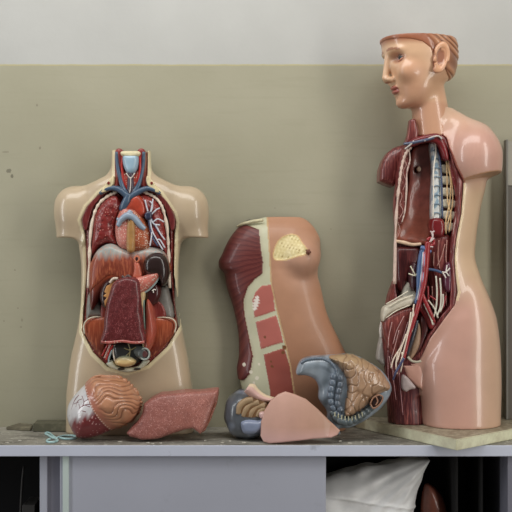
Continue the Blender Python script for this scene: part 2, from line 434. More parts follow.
# ================================================================== OPEN TORSO (headless)
SK1 = c(184, 164, 136); CRM = c(218, 204, 166); DRK = c(72, 22, 20)
YA = .165; FA = .115
t1 = thing('open_torso', 'headless armless anatomy torso with open front showing lungs, heart and kidneys', 'anatomical model', (U(130, YA), YA, TOP))
rowsA = [(150, 111.5, 150, .046, .170), (158, 111.3, 150.2, .046, .170), (168, 110.5, 151, .048, .17), (175, 106, 156, .05, .168),
         (180, 97, 165, .054, .167), (187, 84, 178, .058, .166), (196, 79, 183, .062, .165), (215, 77, 184, .066, .165), (240, 78.5, 181, .068, .165), (270, 81.5, 178, .067, .165), (300, 81, 178, .066, .165),
         (320, 79, 180.5, .066, .165), (340, 75, 184, .067, .165), (360, 70.6, 188, .068, .165), (380, 68, 191, .068, .165), (395, 66.5, 193, .068, .165), (438, 66, 194, .067, .165)]
rowsA = [(p, l, r, b_ * .88, y_ + .008) for p, l, r, b_, y_ in rowsA]
rim_in = [(114, 146), (114, 165), (114.5, 178), (109, 187), (99, 193.5), (86.4, 207), (80.8, 220), (84, 234), (85, 265), (85, 276), (81.3, 315), (81, 332), (93, 353), (108, 367), (127, 371.5), (147.6, 365), (166.7, 347), (178.5, 327), (177, 313), (173, 276), (173, 265), (173.6, 234), (175.5, 222), (173, 213), (160, 194), (151, 187), (146, 179), (145.5, 165), (145.5, 146)]
P_in = pts(rim_in, FA)
def body1(x, y, z):
    f = loft(x, y, z, rowsA, YA, 3.0)
    zc = V(237.5, YA)
    for sx, tx, r in ((73, 66, 1), (189, 197.5, 1)):
        # deltoid and upper arm stump
        a = ell(x, y, z, (U(sx, YA), YA + .004, V(210.5, YA)), (.045, .050, .057))
        b_ = cone(x, y, z, (U(sx - 1 if sx < 130 else sx + 2, YA), YA + .003, V(205, YA)), (U(tx + 1.5, YA), YA + .003, V(262, YA)), .036, .030)
        arm = smin(a, b_, .02)
        arm = smax(arm, zc - z + (x - U(tx, YA)) * (.07 if sx < 130 else -.07), .004)
        f = smin(f, arm, .022)
    f = smax(f, z - V(150.5, YA), .002); f = np.maximum(f, TOP + .0005 - z)
    d = poly2(x, z, P_in)
    cav = smax(d, y - .2065, .006)
    cutY = np.interp(z, [V(352, FA), V(300, FA), V(246, FA), V(232, FA), V(190, FA), V(160, FA)], [.099, .138, .138, .116, .112, .130])
    f = smax(f, -smax(d - 3.6 * S(FA), y - cutY, .002), .002)
    return smax(f, -cav, .002)
def paint1(v):
    d = poly2(v[:, 0], v[:, 2], P_in) / S(FA)
    col = np.tile(SK1, (len(v), 1))
    front = (v[:, 1] < .19)
    # cut rim of the wall
    rim = np.clip((4.1 - d) / .6, 0, 1) * front * (d > -1)
    col = lerp(col, CRM, rim)
    px, py = topx(v, FA)
    col[d < -.6] = DRK
    top = (v[:, 2] > V(151.5, YA)); col[top & (d > -.5)] = c(205, 190, 150)
    return col
sdf('body_shell', body1, (U(52, YA), .09, TOP - .002), (U(212, YA), WALL - .001, V(149, YA)), .0026, t1, M['skin'], paint=paint1)
# muscle wall seen in section all round the opening
ring_in = [(117, 146), (117, 178), (114, 188), (103, 196), (93, 209), (89, 222), (88.5, 236), (88.5, 276), (86, 312), (86, 330), (96, 349), (110, 362), (127, 366.5), (146, 360), (163, 344), (174, 326), (172.5, 312), (169.5, 276), (169.5, 236), (168.5, 222), (165, 210), (156, 196), (146, 189), (142.5, 178), (142.5, 146)]
P_ring = pts(ring_in, FA)
yf = lambda z: .125
def ring(x, y, z):
    d1 = poly2(x, z, P_in); d2 = poly2(x, z, P_ring)
    f = smax(d1 + .0002, -d2, .002)
    fr = loft(x, y, z, rowsA, YA, 3.0)
    return smax(smax(f, fr + .004, .003), y - .207, .002)
sdf('muscle_wall', ring, (U(78, FA), .09, V(374, FA)), (U(181, FA), .21, V(151, FA)), .0020, t1, M['sprinkle'], col=c(112, 34, 30))
# pale rib and pleura lining
tubes('pleura_line', [[(117, 192, .0), (108, 196), (99, 204), (94, 215), (91, 230), (89.7, 250), (89.3, 270), (88.6, 288)]], .118, 1.5, c(228, 208, 188), t1, M['bone'], ripple=lambda L: 1 + .3 * math.sin(L * 900))
tubes('pleura_line', [[(143, 192, .0), (153, 196), (160, 203), (164, 213), (167, 228), (168.5, 250), (169, 270), (169.5, 288)]], .118, 1.5, c(228, 208, 188), t1, M['bone'], ripple=lambda L: 1 + .3 * math.sin(L * 900))
# pectoral wedges
pillow('chest_muscle_section', [(101, 193), (90, 203), (82.5, 217), (83, 227), (86, 230), (89.5, 218), (93, 207), (101, 197)], .117, .15, t1, c(100, 26, 26), M['muscle_d'], r=.002, h=.0015)
pillow('chest_muscle_section', [(158, 193), (168, 203), (174.5, 217), (174.5, 228), (171, 230), (168, 218), (164.5, 207), (157, 197)], .117, .15, t1, c(100, 26, 26), M['muscle_d'], r=.002, h=.0015)
# clavicle ends
for px in (107.5, 152.5):
    s = 1 if px < 130 else -1
    k = pillow('clavicle_section', [(px + s * 6, 176), (px + s * 5.5, 184), (px - s * 1, 191), (px - s * 6.5, 192), (px - s * 2, 184), (px + s * 3, 178)], .104, .13, t1, c(216, 200, 158), M['bone'], r=.002, h=.0014)
    pillow('marrow', [(px + s * 1 - 1.6, 183), (px + s, 181.4), (px + s + 1.6, 183), (px + s, 184.8)], .1015, .107, k, c(120, 36, 26), M['organ'], r=.001, h=.0008)
# neck
pillow('neck_muscle', [(115, 151), (123, 151), (122, 172), (120, 186), (113, 190), (115, 178)], .122, .16, t1, c(122, 30, 28), M['muscle_v'], r=.004, bulge=.004)
pillow('neck_muscle', [(137, 151), (145, 151), (145, 178), (147, 190), (140, 186), (138, 172)], .122, .16, t1, c(122, 30, 28), M['muscle_v'], r=.004, bulge=.004)
pillow('thyroid', [(122, 170), (128, 175), (133, 175), (138, 170), (141, 178), (139, 188), (132, 194), (127, 194), (121, 188), (119, 178)], .118, .15, t1, c(168, 60, 45), M['pale_speckle'], r=.006, bulge=.006)
lar = pillow('larynx', [(123, 155), (130, 153.5), (138, 155), (138.5, 163), (136, 171), (131, 174.5), (126, 172), (122.5, 163)], .110, .145, t1, c(150, 178, 196), M['gloss'], r=.006, bulge=.010)
pillow('epiglottis_rim', [(121, 151.5), (130, 150.8), (139.5, 151.5), (139, 156), (131, 157.5), (122, 156)], .108, .14, t1, c(216, 204, 166), M['bone'], r=.003, bulge=.006)
pillow('trachea', [(127.8, 174), (133, 174), (133.5, 196), (127.2, 196)], .108, .13, t1, c(62, 52, 66), M['gloss'], r=.004, bulge=.004, h=.0013)
tubes('throat_branch', [[(130.5, 177), (130.5, 186), (129.5, 193)], [(126, 173), (130.5, 178), (135, 173)]], .1035, .6, c(200, 190, 180), t1)
tubes('carotid_artery', [[(123, 153), (122, 168), (125, 184), (128, 192)]], .115, 1.3, c(178, 40, 32), t1)
tubes('carotid_artery', [[(139, 153), (140, 168), (137, 184), (133, 192)]], .115, 1.3, c(178, 40, 32), t1)
BLU = c(66, 86, 108)
tubes('jugular_vein', [[(117, 152, .010, 2.0), (117.5, 165, .008, 2.0), (120, 178, .005, 2.2), (123, 188, .002, 2.7), (127, 196, -.002, 3.6)]], .112, 2.5, BLU, t1, k=10)
tubes('jugular_vein', [[(143.5, 152, .010, 2.0), (143, 165, .008, 2.0), (140.5, 178, .005, 2.2), (137, 188, .002, 2.7), (130, 197, -.002, 3.6)]], .112, 2.5, BLU, t1, k=10)
tubes('subclavian_vein', [[(100, 193.5, .006, 1.8), (106, 189.5, 0, 2.1), (113, 188, 0, 2.5), (120, 190, -.002, 3), (127, 196, -.002, 3.3)]], .108, 2.5, BLU, t1, k=10)
tubes('subclavian_vein', [[(160, 193.5, .006, 1.8), (154, 190, 0, 2.1), (147, 188.5, 0, 2.5), (139, 191.5, -.002, 3), (129, 198, -.002, 3.3)]], .108, 2.5, BLU, t1, k=10)
tubes('vena_cava', [[(129, 194, 0, 3.6), (126.5, 201, -.002, 4.2), (124, 206, 0, 4.2), (122.5, 210, .004, 3.8)]], .107, 4, BLU, t1, k=12)
# lungs
def lungf(f, x, y, z, d): return f + .0007 * waves(x, y, z, .012)
pillow('lung', [(117, 194), (121, 200), (122, 210), (117, 220), (115, 232), (117, 245), (108, 243), (98, 247), (91, 256), (91.5, 235), (94, 217), (100, 204), (109, 196)], .118, .19, t1, c(128, 38, 36), M['lung'], r=.012, bulge=.016, extra=lungf)
lg = pillow('lung', [(141, 194), (152, 197), (159, 204), (163, 214), (166, 230), (167.5, 256), (160, 249), (150, 247), (146, 236), (147, 222), (140, 212), (137, 202)], .118, .19, t1, c(134, 40, 36), M['lung'], r=.012, bulge=.016, extra=lungf)
WB = c(196, 198, 206)
tubes('bronchus', [[(149, 215), (147, 208), (145, 200)], [(150, 214), (152, 206), (153, 199)], [(151, 215), (156, 210), (160, 208)], [(151, 212), (152.5, 205), (150, 201)], [(150, 218), (154, 224), (160, 225)], [(155, 224), (160, 233), (165, 240)], [(150, 219), (152, 230), (157, 240), (163, 250)], [(152, 232), (151, 240), (150, 246)], [(157, 240), (160, 240), (165, 248)], [(153, 222), (158, 219), (164, 222)]], .1, .75, WB, lg)
tubes('lung_vein', [[(148, 216), (150, 228), (153, 238), (158, 246)], [(150, 216), (157, 229), (162, 236)]], .102, .9, c(66, 76, 106), lg)
pillow('hilum', [(145, 213), (149, 211), (152, 214), (151, 219), (147, 220), (144.5, 217)], .096, .115, lg, c(48, 52, 74), M['gloss'], r=.003, bulge=.004, h=.0012)
# heart and great vessels
pillow('heart', [(121, 207), (128, 206), (138, 209), (146, 222), (150, 235), (149, 248), (141, 252), (128, 251), (118, 246), (114.5, 234), (115.5, 220)], .104, .16, t1, None, M['pale_speckle'], r=.014, bulge=.010,
       paint=lambda v, Yr: lerp(np.tile(c(196, 120, 108), (len(v), 1)), c(164, 84, 52), (topx(v, Yr)[0] - 126) / 10))
pillow('aorta', [(132, 196), (139, 195), (145, 203), (146, 214), (140, 218), (132, 212), (127, 214), (124, 208), (128, 201)], .104, .14, t1, c(172, 62, 40), M['organ'], r=.008, bulge=.006)
pillow('esophagus', [(127.5, 219), (130.5, 217.5), (134.5, 219), (135.5, 235), (134, 251), (127, 251), (126, 236)], .093, .12, t1, c(170, 126, 74), M['organ'], r=.006, bulge=.005)
tubes('pulmonary_artery', [[(118, 226, .002, 2.2), (121, 220, 0, 3), (128, 215.5, -.003, 3.6), (135, 219, 0, 3.4), (141, 226, .003, 3), (145, 229, .005, 2.2)], [(121, 220, .002, 2), (117, 219, .004, 1.6)], [(128, 215, 0, 3), (131, 211, .003, 2.6)]], .094, 3, c(142, 158, 176), t1, M['gloss'], k=12)
tubes('vessel_opening', [[(129.2, 220, -.0035, .9), (129.2, 220, 0, .9)]], .0885, 1, c(40, 20, 20), t1)
# diaphragm
def dia_paint(v, Yr):
    px, py = topx(v, Yr)
    t = (py - 251.0 - 1.5 * np.sin(px * .13) - 1.2 * np.sin(px * .9)) / 9
    return lerp(np.tile(c(150, 158, 154), (len(v), 1)), c(132, 58, 40), t)
pillow('diaphragm', [(89.5, 268), (94, 254), (102, 246), (111, 243.5), (121, 247.5), (132, 250.5), (145, 247.5), (156, 247.5), (164, 252), (169, 262), (169, 272), (150, 274), (130, 285), (112, 278), (98, 288), (89, 292)], .105, .19, t1, None, M['muscle_fan'], r=.012, bulge=.012, paint=dia_paint)
pillow('diaphragm_muscle', [(90, 262), (105, 256), (128, 260), (131, 275), (124, 284), (112, 282), (103, 290), (96, 304), (90, 310), (88.5, 285)], .106, .19, t1, None, M['organ'], r=.014, bulge=.006,
       paint=lambda v, Yr: lerp(lerp(np.tile(c(160, 72, 42), (len(v), 1)), c(92, 36, 28), (topx(v, Yr)[1] - 270) / 26), c(196, 112, 74), 1.1 - np.hypot((topx(v, Yr)[0] - 104) / 7, (topx(v, Yr)[1] - 268) / 9)))
g = tubes('hiatus_ring', [[(136, 262), (134.5, 259), (136, 256.5), (138.5, 257), (138.8, 260), (136.5, 262.2)]], .088, 1.0, c(196, 110, 80), t1)
pillow('hiatus', [(134.8, 259.5), (136.5, 257), (138.3, 258.5), (137, 261.5)], .086, .1, t1, c(50, 14, 12), M['organ'], r=.001, h=.001)
pillow('adrenal_crus', [(134, 262), (138, 262), (141, 270), (141, 277), (133, 278), (134, 270)], .089, .12, t1, c(196, 104, 82), M['organ'], r=.004, bulge=.003)
pillow('spleen', [(143, 262), (148, 255), (156, 252.5), (164, 255), (168, 263), (169, 274), (166, 284), (161, 286), (158, 277), (150, 276), (144, 272)], .085, .14, t1, c(42, 26, 24), M['gloss'], r=.012, bulge=.012)
pillow('pancreas', [(134, 279), (143, 276), (152, 272.5), (159, 270.5), (160.5, 273), (156, 281), (149, 288), (140, 294), (136, 291)], .082, .115, t1, c(196, 112, 98), M['pale_speckle'], r=.007, bulge=.006)
tubes('pancreas_edge', [[(140, 295), (149, 289.5), (156, 282), (160.5, 274)]], .089, 1.1, c(164, 182, 180), t1)
# kidneys
kd = pillow('kidney', [(101, 287), (106, 280), (113, 278), (120, 281), (121, 292), (117, 302), (109, 310), (102, 306), (99, 297)], .094, .15, t1, c(52, 22, 20), M['gloss'], r=.010, bulge=.006)
pillow('kidney_pyramids', [(104, 292), (106.5, 286), (109.5, 284.5), (111, 280.5), (116, 280), (114, 287), (110, 296), (105, 307), (104, 301), (106.5, 298), (103, 296), (106, 293.5)], .0855, .11, kd, c(204, 146, 86), M['organ'], r=.002, h=.0011, smooth=False)
tubes('kidney_rim', [[(118, 278.5), (113, 279), (110, 283)]], .084, 1.5, c(206, 190, 172), kd)
k2 = pillow('kidney', [(146, 288), (152, 284), (158, 283), (161, 290), (160, 298), (155, 305), (148, 307), (144.5, 299)], .098, .15, t1, c(66, 20, 20), M['gloss'], r=.010, bulge=.008)
tubes('kidney_vessel', [[(152, 291), (154, 289.5), (156, 290)], [(153, 290), (153.5, 293)]], .087, .6, c(226, 220, 210), k2)
pillow('flank_fascia', [(87.5, 296), (94, 292), (101, 307), (105, 316), (92, 317), (86, 320)], .13, .19, t1, c(132, 130, 122), M['bone'], r=.006, bulge=.006)
pillow('flank_fascia', [(158, 290), (166, 286), (170, 300), (173, 318), (163, 317), (157, 312)], .13, .19, t1, c(128, 124, 118), M['bone'], r=.006, bulge=.006)
pillow('back_muscle', [(101, 303), (108, 308), (107, 325), (101, 325)], .12, .17, t1, c(136, 48, 36), M['muscle_v'], r=.006)
pillow('back_muscle', [(155, 302), (162, 304), (166, 316), (157, 322), (150, 315)], .12, .17, t1, c(128, 44, 38), M['muscle_v'], r=.006)
# duodenum block (speckled purple slab)
def slabf(f, x, y, z, d): return f + .0009 * waves(x, y, z, .03, 2)
pillow('bowel_block', [(110.5, 287), (116, 280), (123, 277.5), (131, 277), (137, 279.5), (139.5, 287), (141, 305), (143.5, 328), (145, 342), (138, 344), (120, 342.5), (102, 344.5), (100, 341), (102.5, 328), (105, 312), (107.5, 298)], .066, .13, t1, c(96, 32, 34), M['gut_speckle'], r=.010, bulge=.006, extra=slabf, h=.0017)
tubes('bowel_edge', [[(101.5, 341.5), (110, 342.5), (122, 341), (134, 342.5), (144.5, 342)]], .066, 1.6, c(176, 90, 84), t1, M['pale_speckle'])
tubes('bowel_knot', [[(122, 276), (125, 278), (128, 275.5), (131, 278)]], .075, 1.3, c(90, 72, 70), t1, M['gloss'])
pillow('bile_duct', [(137, 291), (145, 291), (144, 303), (142, 312), (138, 306)], .086, .11, t1, c(204, 176, 128), M['bone'], r=.005, bulge=.003)
for nm, x0, x1, cc in (('ureter', 141, 144, c(206, 188, 132)), ('iliac_vein', 143.6, 146.5, c(104, 128, 116)), ('iliac_artery', 142.2, 148.6, c(190, 70, 48))):
    tubes(nm, [[(x0, 300), (x0 + .6, 320), (x1 - .6, 342), (x1, 352)]], .088, 1.1, cc, t1)
pillow('psoas_muscle', [(147, 299), (151, 303), (154, 316), (155.5, 332), (152, 346), (146, 354), (143, 345), (145, 325), (145, 308)], .084, .14, t1, c(164, 72, 52), M['muscle_v'], r=.012, bulge=.006)
# iliac fossae
ilp = lambda v, Yr: lerp(np.tile(c(166, 76, 44), (len(v), 1)), c(104, 40, 30), (topx(v, Yr)[1] - 322) / 30)
pillow('iliac_muscle', [(83.5, 324), (89, 318), (98, 316.5), (107, 318), (108, 332), (107, 346), (102.5, 361), (94, 350), (85, 335)], .118, .17, t1, None, M['muscle_fan'], r=.010, bulge=.004, paint=ilp)
pillow('iliac_muscle', [(152, 319), (164, 317), (172, 318.5), (176, 325), (172.5, 336), (163, 348), (152, 359), (146, 355), (151, 338)], .118, .17, t1, None, M['muscle_fan'], r=.010, bulge=.004, paint=ilp)
tubes('iliac_crest', [[(84.5, 334), (84, 325), (88.5, 319), (96, 317, .004), (103, 317.5, .012)]], .112, .8, c(212, 200, 176), t1, M['bone'])
tubes('iliac_crest', [[(155, 318, .012), (165, 317.5, .003), (173, 319.5), (176, 325), (174.5, 333)]], .112, .8, c(206, 194, 172), t1, M['bone'])
# pelvis
pillow('rectum', [(113, 344), (128, 342), (141, 344), (142, 352), (138, 363), (127, 366), (116, 362), (112, 353)], .098, .16, t1, c(52, 52, 50), M['gloss'], r=.012, bulge=.008)
tubes('bowel_vessel', [[(128, 343), (130, 350), (129, 358)], [(124, 348), (130, 350), (136, 347)], [(130, 352), (126, 356)]], .0885, .5, c(150, 140, 96), t1)
sg = tubes('cut_colon', [[(134, 349, .02, 5), (139, 351, .008, 6), (143.5, 353.5, -.004, 6.6), (144.3, 354, -.010, 6.2)]], .09, 6, c(86, 92, 90), t1, M['gloss'], k=20)
tubes('colon_rim', [[(144.5 + 5 * math.cos(a), 354 + 5.6 * math.sin(a)) for a in np.linspace(0, 2 * PI, 14)]], .0795, .95, c(158, 166, 158), sg, M['gloss'])
pillow('colon_lumen', [(141.2, 354), (144.5, 350.4), (147.8, 354), (144.5, 357.8)], .0785, .09, sg, c(96, 58, 56), M['organ'], r=.002, h=.0012)
pillow('bladder', [(114, 362), (118, 357), (125, 355), (132, 357), (136, 361), (133, 365.5), (125, 367.5), (117, 366)], .086, .14, t1, None, M['gloss'], r=.012, bulge=.008,
       paint=lambda v, Yr: lerp(np.tile(c(132, 142, 122), (len(v), 1)), c(214, 186, 130), (topx(v, Yr)[1] - 356) / 5))
pillow('pubic_bone', [(106, 364), (112, 361), (118, 367), (127, 368), (137, 366.5), (143, 361), (149, 362), (140, 369.5), (127, 372.5), (113, 369)], .098, .14, t1, c(196, 196, 174), M['bone'], r=.004, bulge=.004)
for px in (121, 137):
    pillow('pubic_slot', [(px - 3.2, 368.6), (px, 367.8), (px + 3.2, 368.4), (px + 2.8, 370), (px - 2.8, 370.2)], .092, .105, t1, c(44, 38, 30), M['organ'], r=.001, h=.001)
for pp, cc in (([(113, 345), (109, 352), (106, 360)], c(188, 44, 40)), ([(110.5, 344), (107, 352), (104.5, 358)], c(196, 150, 140)), ([(115, 345), (113.5, 352), (115, 361)], c(224, 208, 188)), ([(108, 344), (104.5, 351), (102, 356)], c(160, 36, 34)), ([(112, 350), (109, 358), (109, 364)], c(150, 168, 170))):
    tubes('pelvic_vessel', [pp], .098, 1.0, cc, t1)

# ================================================================== TALL TORSO WITH HEAD
YB = .135
HY = .10; hs = S(HY); YAW = math.radians(14)
HC = np.array([U(417.5, HY), HY, V(70, HY)])
SK2 = c(196, 152, 136); SK3 = c(206, 174, 142)
t2 = thing('standing_torso', 'tall anatomy torso with head missing its skull top, half flayed to the spine', 'anatomical model', (U(455, YB), YB, TOP + .026))
ZB = TOP + .0262
rowsB = [(118, 418, 456, .040, .12), (130, 409, 478, .062, .132), (145, 402, 486, .078, .136), (165, 397, 487, .084, .136), (185, 394, 485, .085, .136), (207, 392, 480, .082, .136),
         (239, 392, 475.5, .076, .138), (255, 392.3, 474.5, .075, .14), (276, 392, 480, .077, .14), (290, 388, 485.5, .077, .14), (310, 383.5, 492.5, .074, .14), (325, 381, 495.5, .070, .141), (340, 381.5, 496.6, .062, .142), (360, 386, 496, .052, .142), (378, 396, 492, .046, .142), (394, 408, 486, .042, .142)]
rowsT = [(270, 452, 470, .045, .145), (290, 446, 484, .066, .141), (306, 438, 491, .076, .138), (320, 430, 495.5, .082, .136), (345, 422, 499, .085, .135), (365, 416, 500.3, .086, .135), (388, 417, 500.6, .086, .135), (405, 419.5, 500.2, .086, .135), (436, 422, 499.5, .086, .135)]
skinP = [(400, 80), (412, 108), (417.5, 133), (438, 133), (445, 139), (447.5, 149), (454, 168), (461.5, 182), (461.5, 190), (460, 214), (455.5, 239), (453.8, 258), (454.7, 276), (456.7, 292), (453.6, 305), (442.6, 320), (430, 339), (423, 356), (419, 363.5), (403.5, 365.5), (407, 377), (417, 388), (418, 460), (530, 460), (530, 80)]
P_sk = pts(skinP, .08)
P_sk2 = pts([p for p in skinP if p not in ((407, 377), (417, 388), (418, 460), (403.5, 365.5))][:-2] + [(424, 366), (430, 388), (434, 460), (530, 460), (530, 80)], .08)
cavP = [(409, 147), (430, 141), (441, 141), (447, 152), (455, 180), (456.3, 200), (455, 222), (451, 240), (449.5, 262), (450, 290), (449, 305), (438, 320), (428, 337), (421, 352), (415, 357), (408, 345), (402, 318), (397, 290), (396, 260), (396.5, 230), (398.5, 200), (402, 170)]
P_cav = pts(cavP, .08)
def trunk(x, y, z):
    return smax(np.maximum(loft(x, y, z, rowsB, YB), V(393, YB) - z), z - V(120, YB), .02)
def skin2(x, y, z):
    f = trunk(x, y, z)
    th = np.maximum(loft(x, y, z, rowsT, YB, 2.05), z - V(271, YB))
    f = smin(f, th, .008)
    # neck and shoulder slope
    nk = cone(x, y, z, (HC[0] + 10.5 * hs * .97, HY + .24 * 10.5 * hs, HC[2] - 20 * hs), (HC[0] + 15.5 * hs * .97, HY + .24 * 15.5 * hs, HC[2] - 52 * hs), 16.6 * hs, 18.65 * hs)
    f = smin(f, nk, .016)
    tz = cone(x, y, z, (U(441, .11), .115, V(112, .11)), (U(472, .09), .095, V(141, .09)), 9 * S(.1), 20 * S(.1))
    f = smin(f, tz, .02)
    a = ell(x, y, z, (U(473, .085), .085, V(155, .085)), (26 * S(.08), .070, 33 * S(.08)))
    b_ = cone(x, y, z, (U(476, .085), .085, V(158, .085)), (U(485, .085), .085, V(205, .085)), 25 * S(.08), 17 * S(.08))
    arm = smin(a, b_, .02)
    arm = smax(arm, -(z - V(177, .085) - (x - U(484, .085)) * .24 + (y - .085) * .12), .003)
    f = smin(f, arm, .012)
    f = smax(f, poly2(x, z, P_sk), .002)
    f = np.maximum(f, ZB - z)
    cav = smax(poly2(x, z, P_cav), y - .17, .004)
    return np.maximum(smax(f, -cav, .002), z - V(108, .1))
def paintS2(v):
    d = poly2(v[:, 0], v[:, 2], P_sk) / S(.08); px, py = topx(v, .09)
    col = np.tile(SK2, (len(v), 1))
    up = np.clip((310 - py) / 40, 0, 1) * np.clip((py - 170) / 25, 0, 1) * np.clip((px - 440) / 20, 0, 1)
    col = lerp(col, SK3, up); col = lerp(col, SK3, np.clip((px - 466) / 18, 0, 1) * (py > 250) * .6)
    col = lerp(col, SK3, np.clip((140 - py) / 30, 0, 1) * .7)
    rim = (d > -2.6) & (py > 184) & (py < 300) & (v[:, 1] < .16)
    col[rim] = c(220, 196, 160)
    rim = (d > -.8) & (v[:, 1] < .16) & (py < 184); col[rim] = c(170, 100, 84)
    ins = (poly2(v[:, 0], v[:, 2], P_cav) < .0006) & (v[:, 1] < .19); col[ins] = c(96, 26, 26)
    cut = (px > 460) & (py > 168) & (py < 186) & (np.abs(v[:, 2] - V(177, .085) - (v[:, 0] - U(484, .085)) * .24 + (v[:, 1] - .085) * .12) < .0024) & (v[:, 1] < .17)
    col[cut] = c(188, 142, 110)
    return col
sdf('skin_shell', skin2, (U(398, .1), .005, TOP + .024), (U(508, .06), WALL - .003, V(100, .1)), .0024, t2, M['skin'], paint=paintS2)
# flayed half
def flay(x, y, z):
    f = trunk(x, y, z) + .002
    leg = cone(x, y, z, (U(403, .15), .152, V(335, .15)), (U(409, .15), .158, V(440, .15)), 21 * S(.15), 19.5 * S(.15))
    f = smin(f, leg, .014)
    f = smax(f, -(poly2(x, z, P_sk2) - .0008), .002)
    f = np.maximum(f, ZB - z)
    cav = smax(poly2(x, z, P_cav), y - .17, .006)
    f = smax(f, -cav, .003)
    return np.maximum(f + .0006 * waves(x, y, z, .02, 1, (1, 1, .25)), z - V(136, .1))
def paintF(v):
    px, py = topx(v, .10)
    col = np.tile(c(96, 32, 34), (len(v), 1))
    w = np.clip((py - 335) / 30, 0, 1); col = lerp(col, c(82, 32, 38), w)
    st = np.abs(px - 393.5 + 1.2 * np.sin(py * .4)) < 1.5
    dcav = poly2(v[:, 0], v[:, 2], P_cav)
    ins = (dcav < -.001)
    col[ins] = c(84, 30, 26)
    ab = ins & (py > 243); col[ab] = c(70, 20, 22)
    return col
sdf('flayed_side', flay, (U(374, .15), .03, TOP + .024), (U(466, .08), WALL - .004, V(134, .1)), .0024, t2, M['muscle_v'], paint=paintF)
# far shoulder stump and neck muscle stub
pillow('shoulder_stump', [(408, 144), (402, 145), (394, 147.5), (388, 152), (383, 160), (380, 169), (379.5, 181), (386, 184), (394, 186.5), (399, 176), (404, 160)], .150, .215, t2, c(92, 32, 32), M['muscle_v'], r=.006, bulge=.012, smooth=False)
pillow('neck_muscle_stub', [(410, 119.5), (415.5, 118.5), (418.5, 131), (418, 142), (405, 144.5), (408, 134)], .070, .10, t2, c(98, 34, 32), M['muscle_v'], r=.003, bulge=.003, smooth=False)
pillow('collar_muscle', [(412, 139), (424, 135), (437, 133), (443, 138), (448, 150), (449, 160), (444, 158), (439, 146), (430, 141), (418, 144), (408, 147)], .055, .10, t2, c(112, 26, 30), M['organ'], r=.006, bulge=.003)
tubes('subclavian_vein', [[(404, 144, .01), (411, 143), (418, 141.5), (427, 139.5), (434, 137.5)]], .05, 1.5, c(76, 84, 108), t2)
tubes('collar_vessel', [[(405, 149, .008), (410, 145), (414, 141)], [(424, 141), (430, 138), (438, 136), (442, 139)]], .049, .9, c(190, 182, 176), t2)
# rib-cage front edge, sprinkled white
tubes('rib_edge', [[(411, 147), (405, 155), (401.5, 168), (399.5, 182), (397.5, 200), (396, 220), (395.3, 240), (395, 262), (394.5, 284)]], .082, 1.3, c(206, 180, 166), t2, M['bone'], ripple=lambda L: 1 + .35 * math.sin(L * 700))
pillow('rib_section', [(409, 150), (411, 162), (408, 175), (407, 195), (406, 212), (402, 224), (398, 222), (399, 200), (402, 175), (405, 158)], .088, .12, t2, c(122, 60, 54), M['sprinkle'], r=.004, bulge=.003)
tubes('rib_cartilage', [[(409, 150), (410, 160), (407, 172), (406.5, 190), (405, 210), (402, 222)]], .083, .7, c(196, 172, 160), t2, M['bone'], ripple=lambda L: 1 + .5 * math.sin(L * 800))
# rear chest wall with its hole
def holef(f, x, y, z, d):
    h1 = ell(x, y, z, (U(419, .09), .105, V(169, .09)), (2.6 * S(.09), .03, 3.2 * S(.09)))
    return smax(f, -h1, .002) + .0006 * waves(x, y, z, .03, 3)
cw = pillow('chest_wall', [(413, 149), (426, 143), (433, 146), (434, 165), (433, 190), (433, 222), (430, 242), (418, 244), (398, 240), (399, 226), (405, 212), (408, 190), (410, 170)], .112, .165, t2, None, M['organ'], r=.010, bulge=-.008, extra=holef,
       paint=lambda v, Yr: lerp(lerp(np.tile(c(126, 64, 54), (len(v), 1)), c(140, 74, 56), (topx(v, Yr)[1] - 200) / 25), c(66, 26, 24), 1.25 - np.hypot((topx(v, Yr)[0] - 418.5) / 4.5, (topx(v, Yr)[1] - 171) / 9)))
pillow('chest_opening', [(416.8, 169), (419, 166), (421.3, 169), (419, 172)], .106, .125, cw, c(140, 116, 96), M['bone'], r=.002, h=.001)
pillow('aorta_stub', [(432, 219), (444, 220), (444, 236), (432.5, 235)], .075, .12, t2, c(112, 24, 28), M['gloss'], r=.008, bulge=.004)
# spine: blue-white column of vertebrae
sp = pillow('spine', [(431, 144), (436, 142), (440, 148), (441.5, 165), (441.5, 190), (441, 219), (432.5, 220), (432, 195), (433, 170)], .085, .14, t2, None, M['gloss'], r=.008, bulge=.004,
       paint=lambda v, Yr: lerp(np.tile(c(206, 208, 204), (len(v), 1)), c(138, 162, 176), (waves(v[:, 0], v[:, 1], v[:, 2], .016, 4) - .25) * 3))
for i in range(8):
    y = 150 + i * 9
    tubes('spine_disc', [[(432.5, y + 1), (436, y - .4), (440.5, y + .6)]], .080, .7, c(120, 140, 156), sp)
tubes('azygos_vein', [[(436, 146), (439.5, 158), (441.3, 175), (442, 195), (442.5, 218)]], .077, .9, c(60, 74, 104), t2)
tubes('nerve_trunk', [[(434, 139, -.012), (436, 150), (433.5, 170), (433.5, 195), (433, 218)]], .074, .7, c(224, 216, 200), t2)
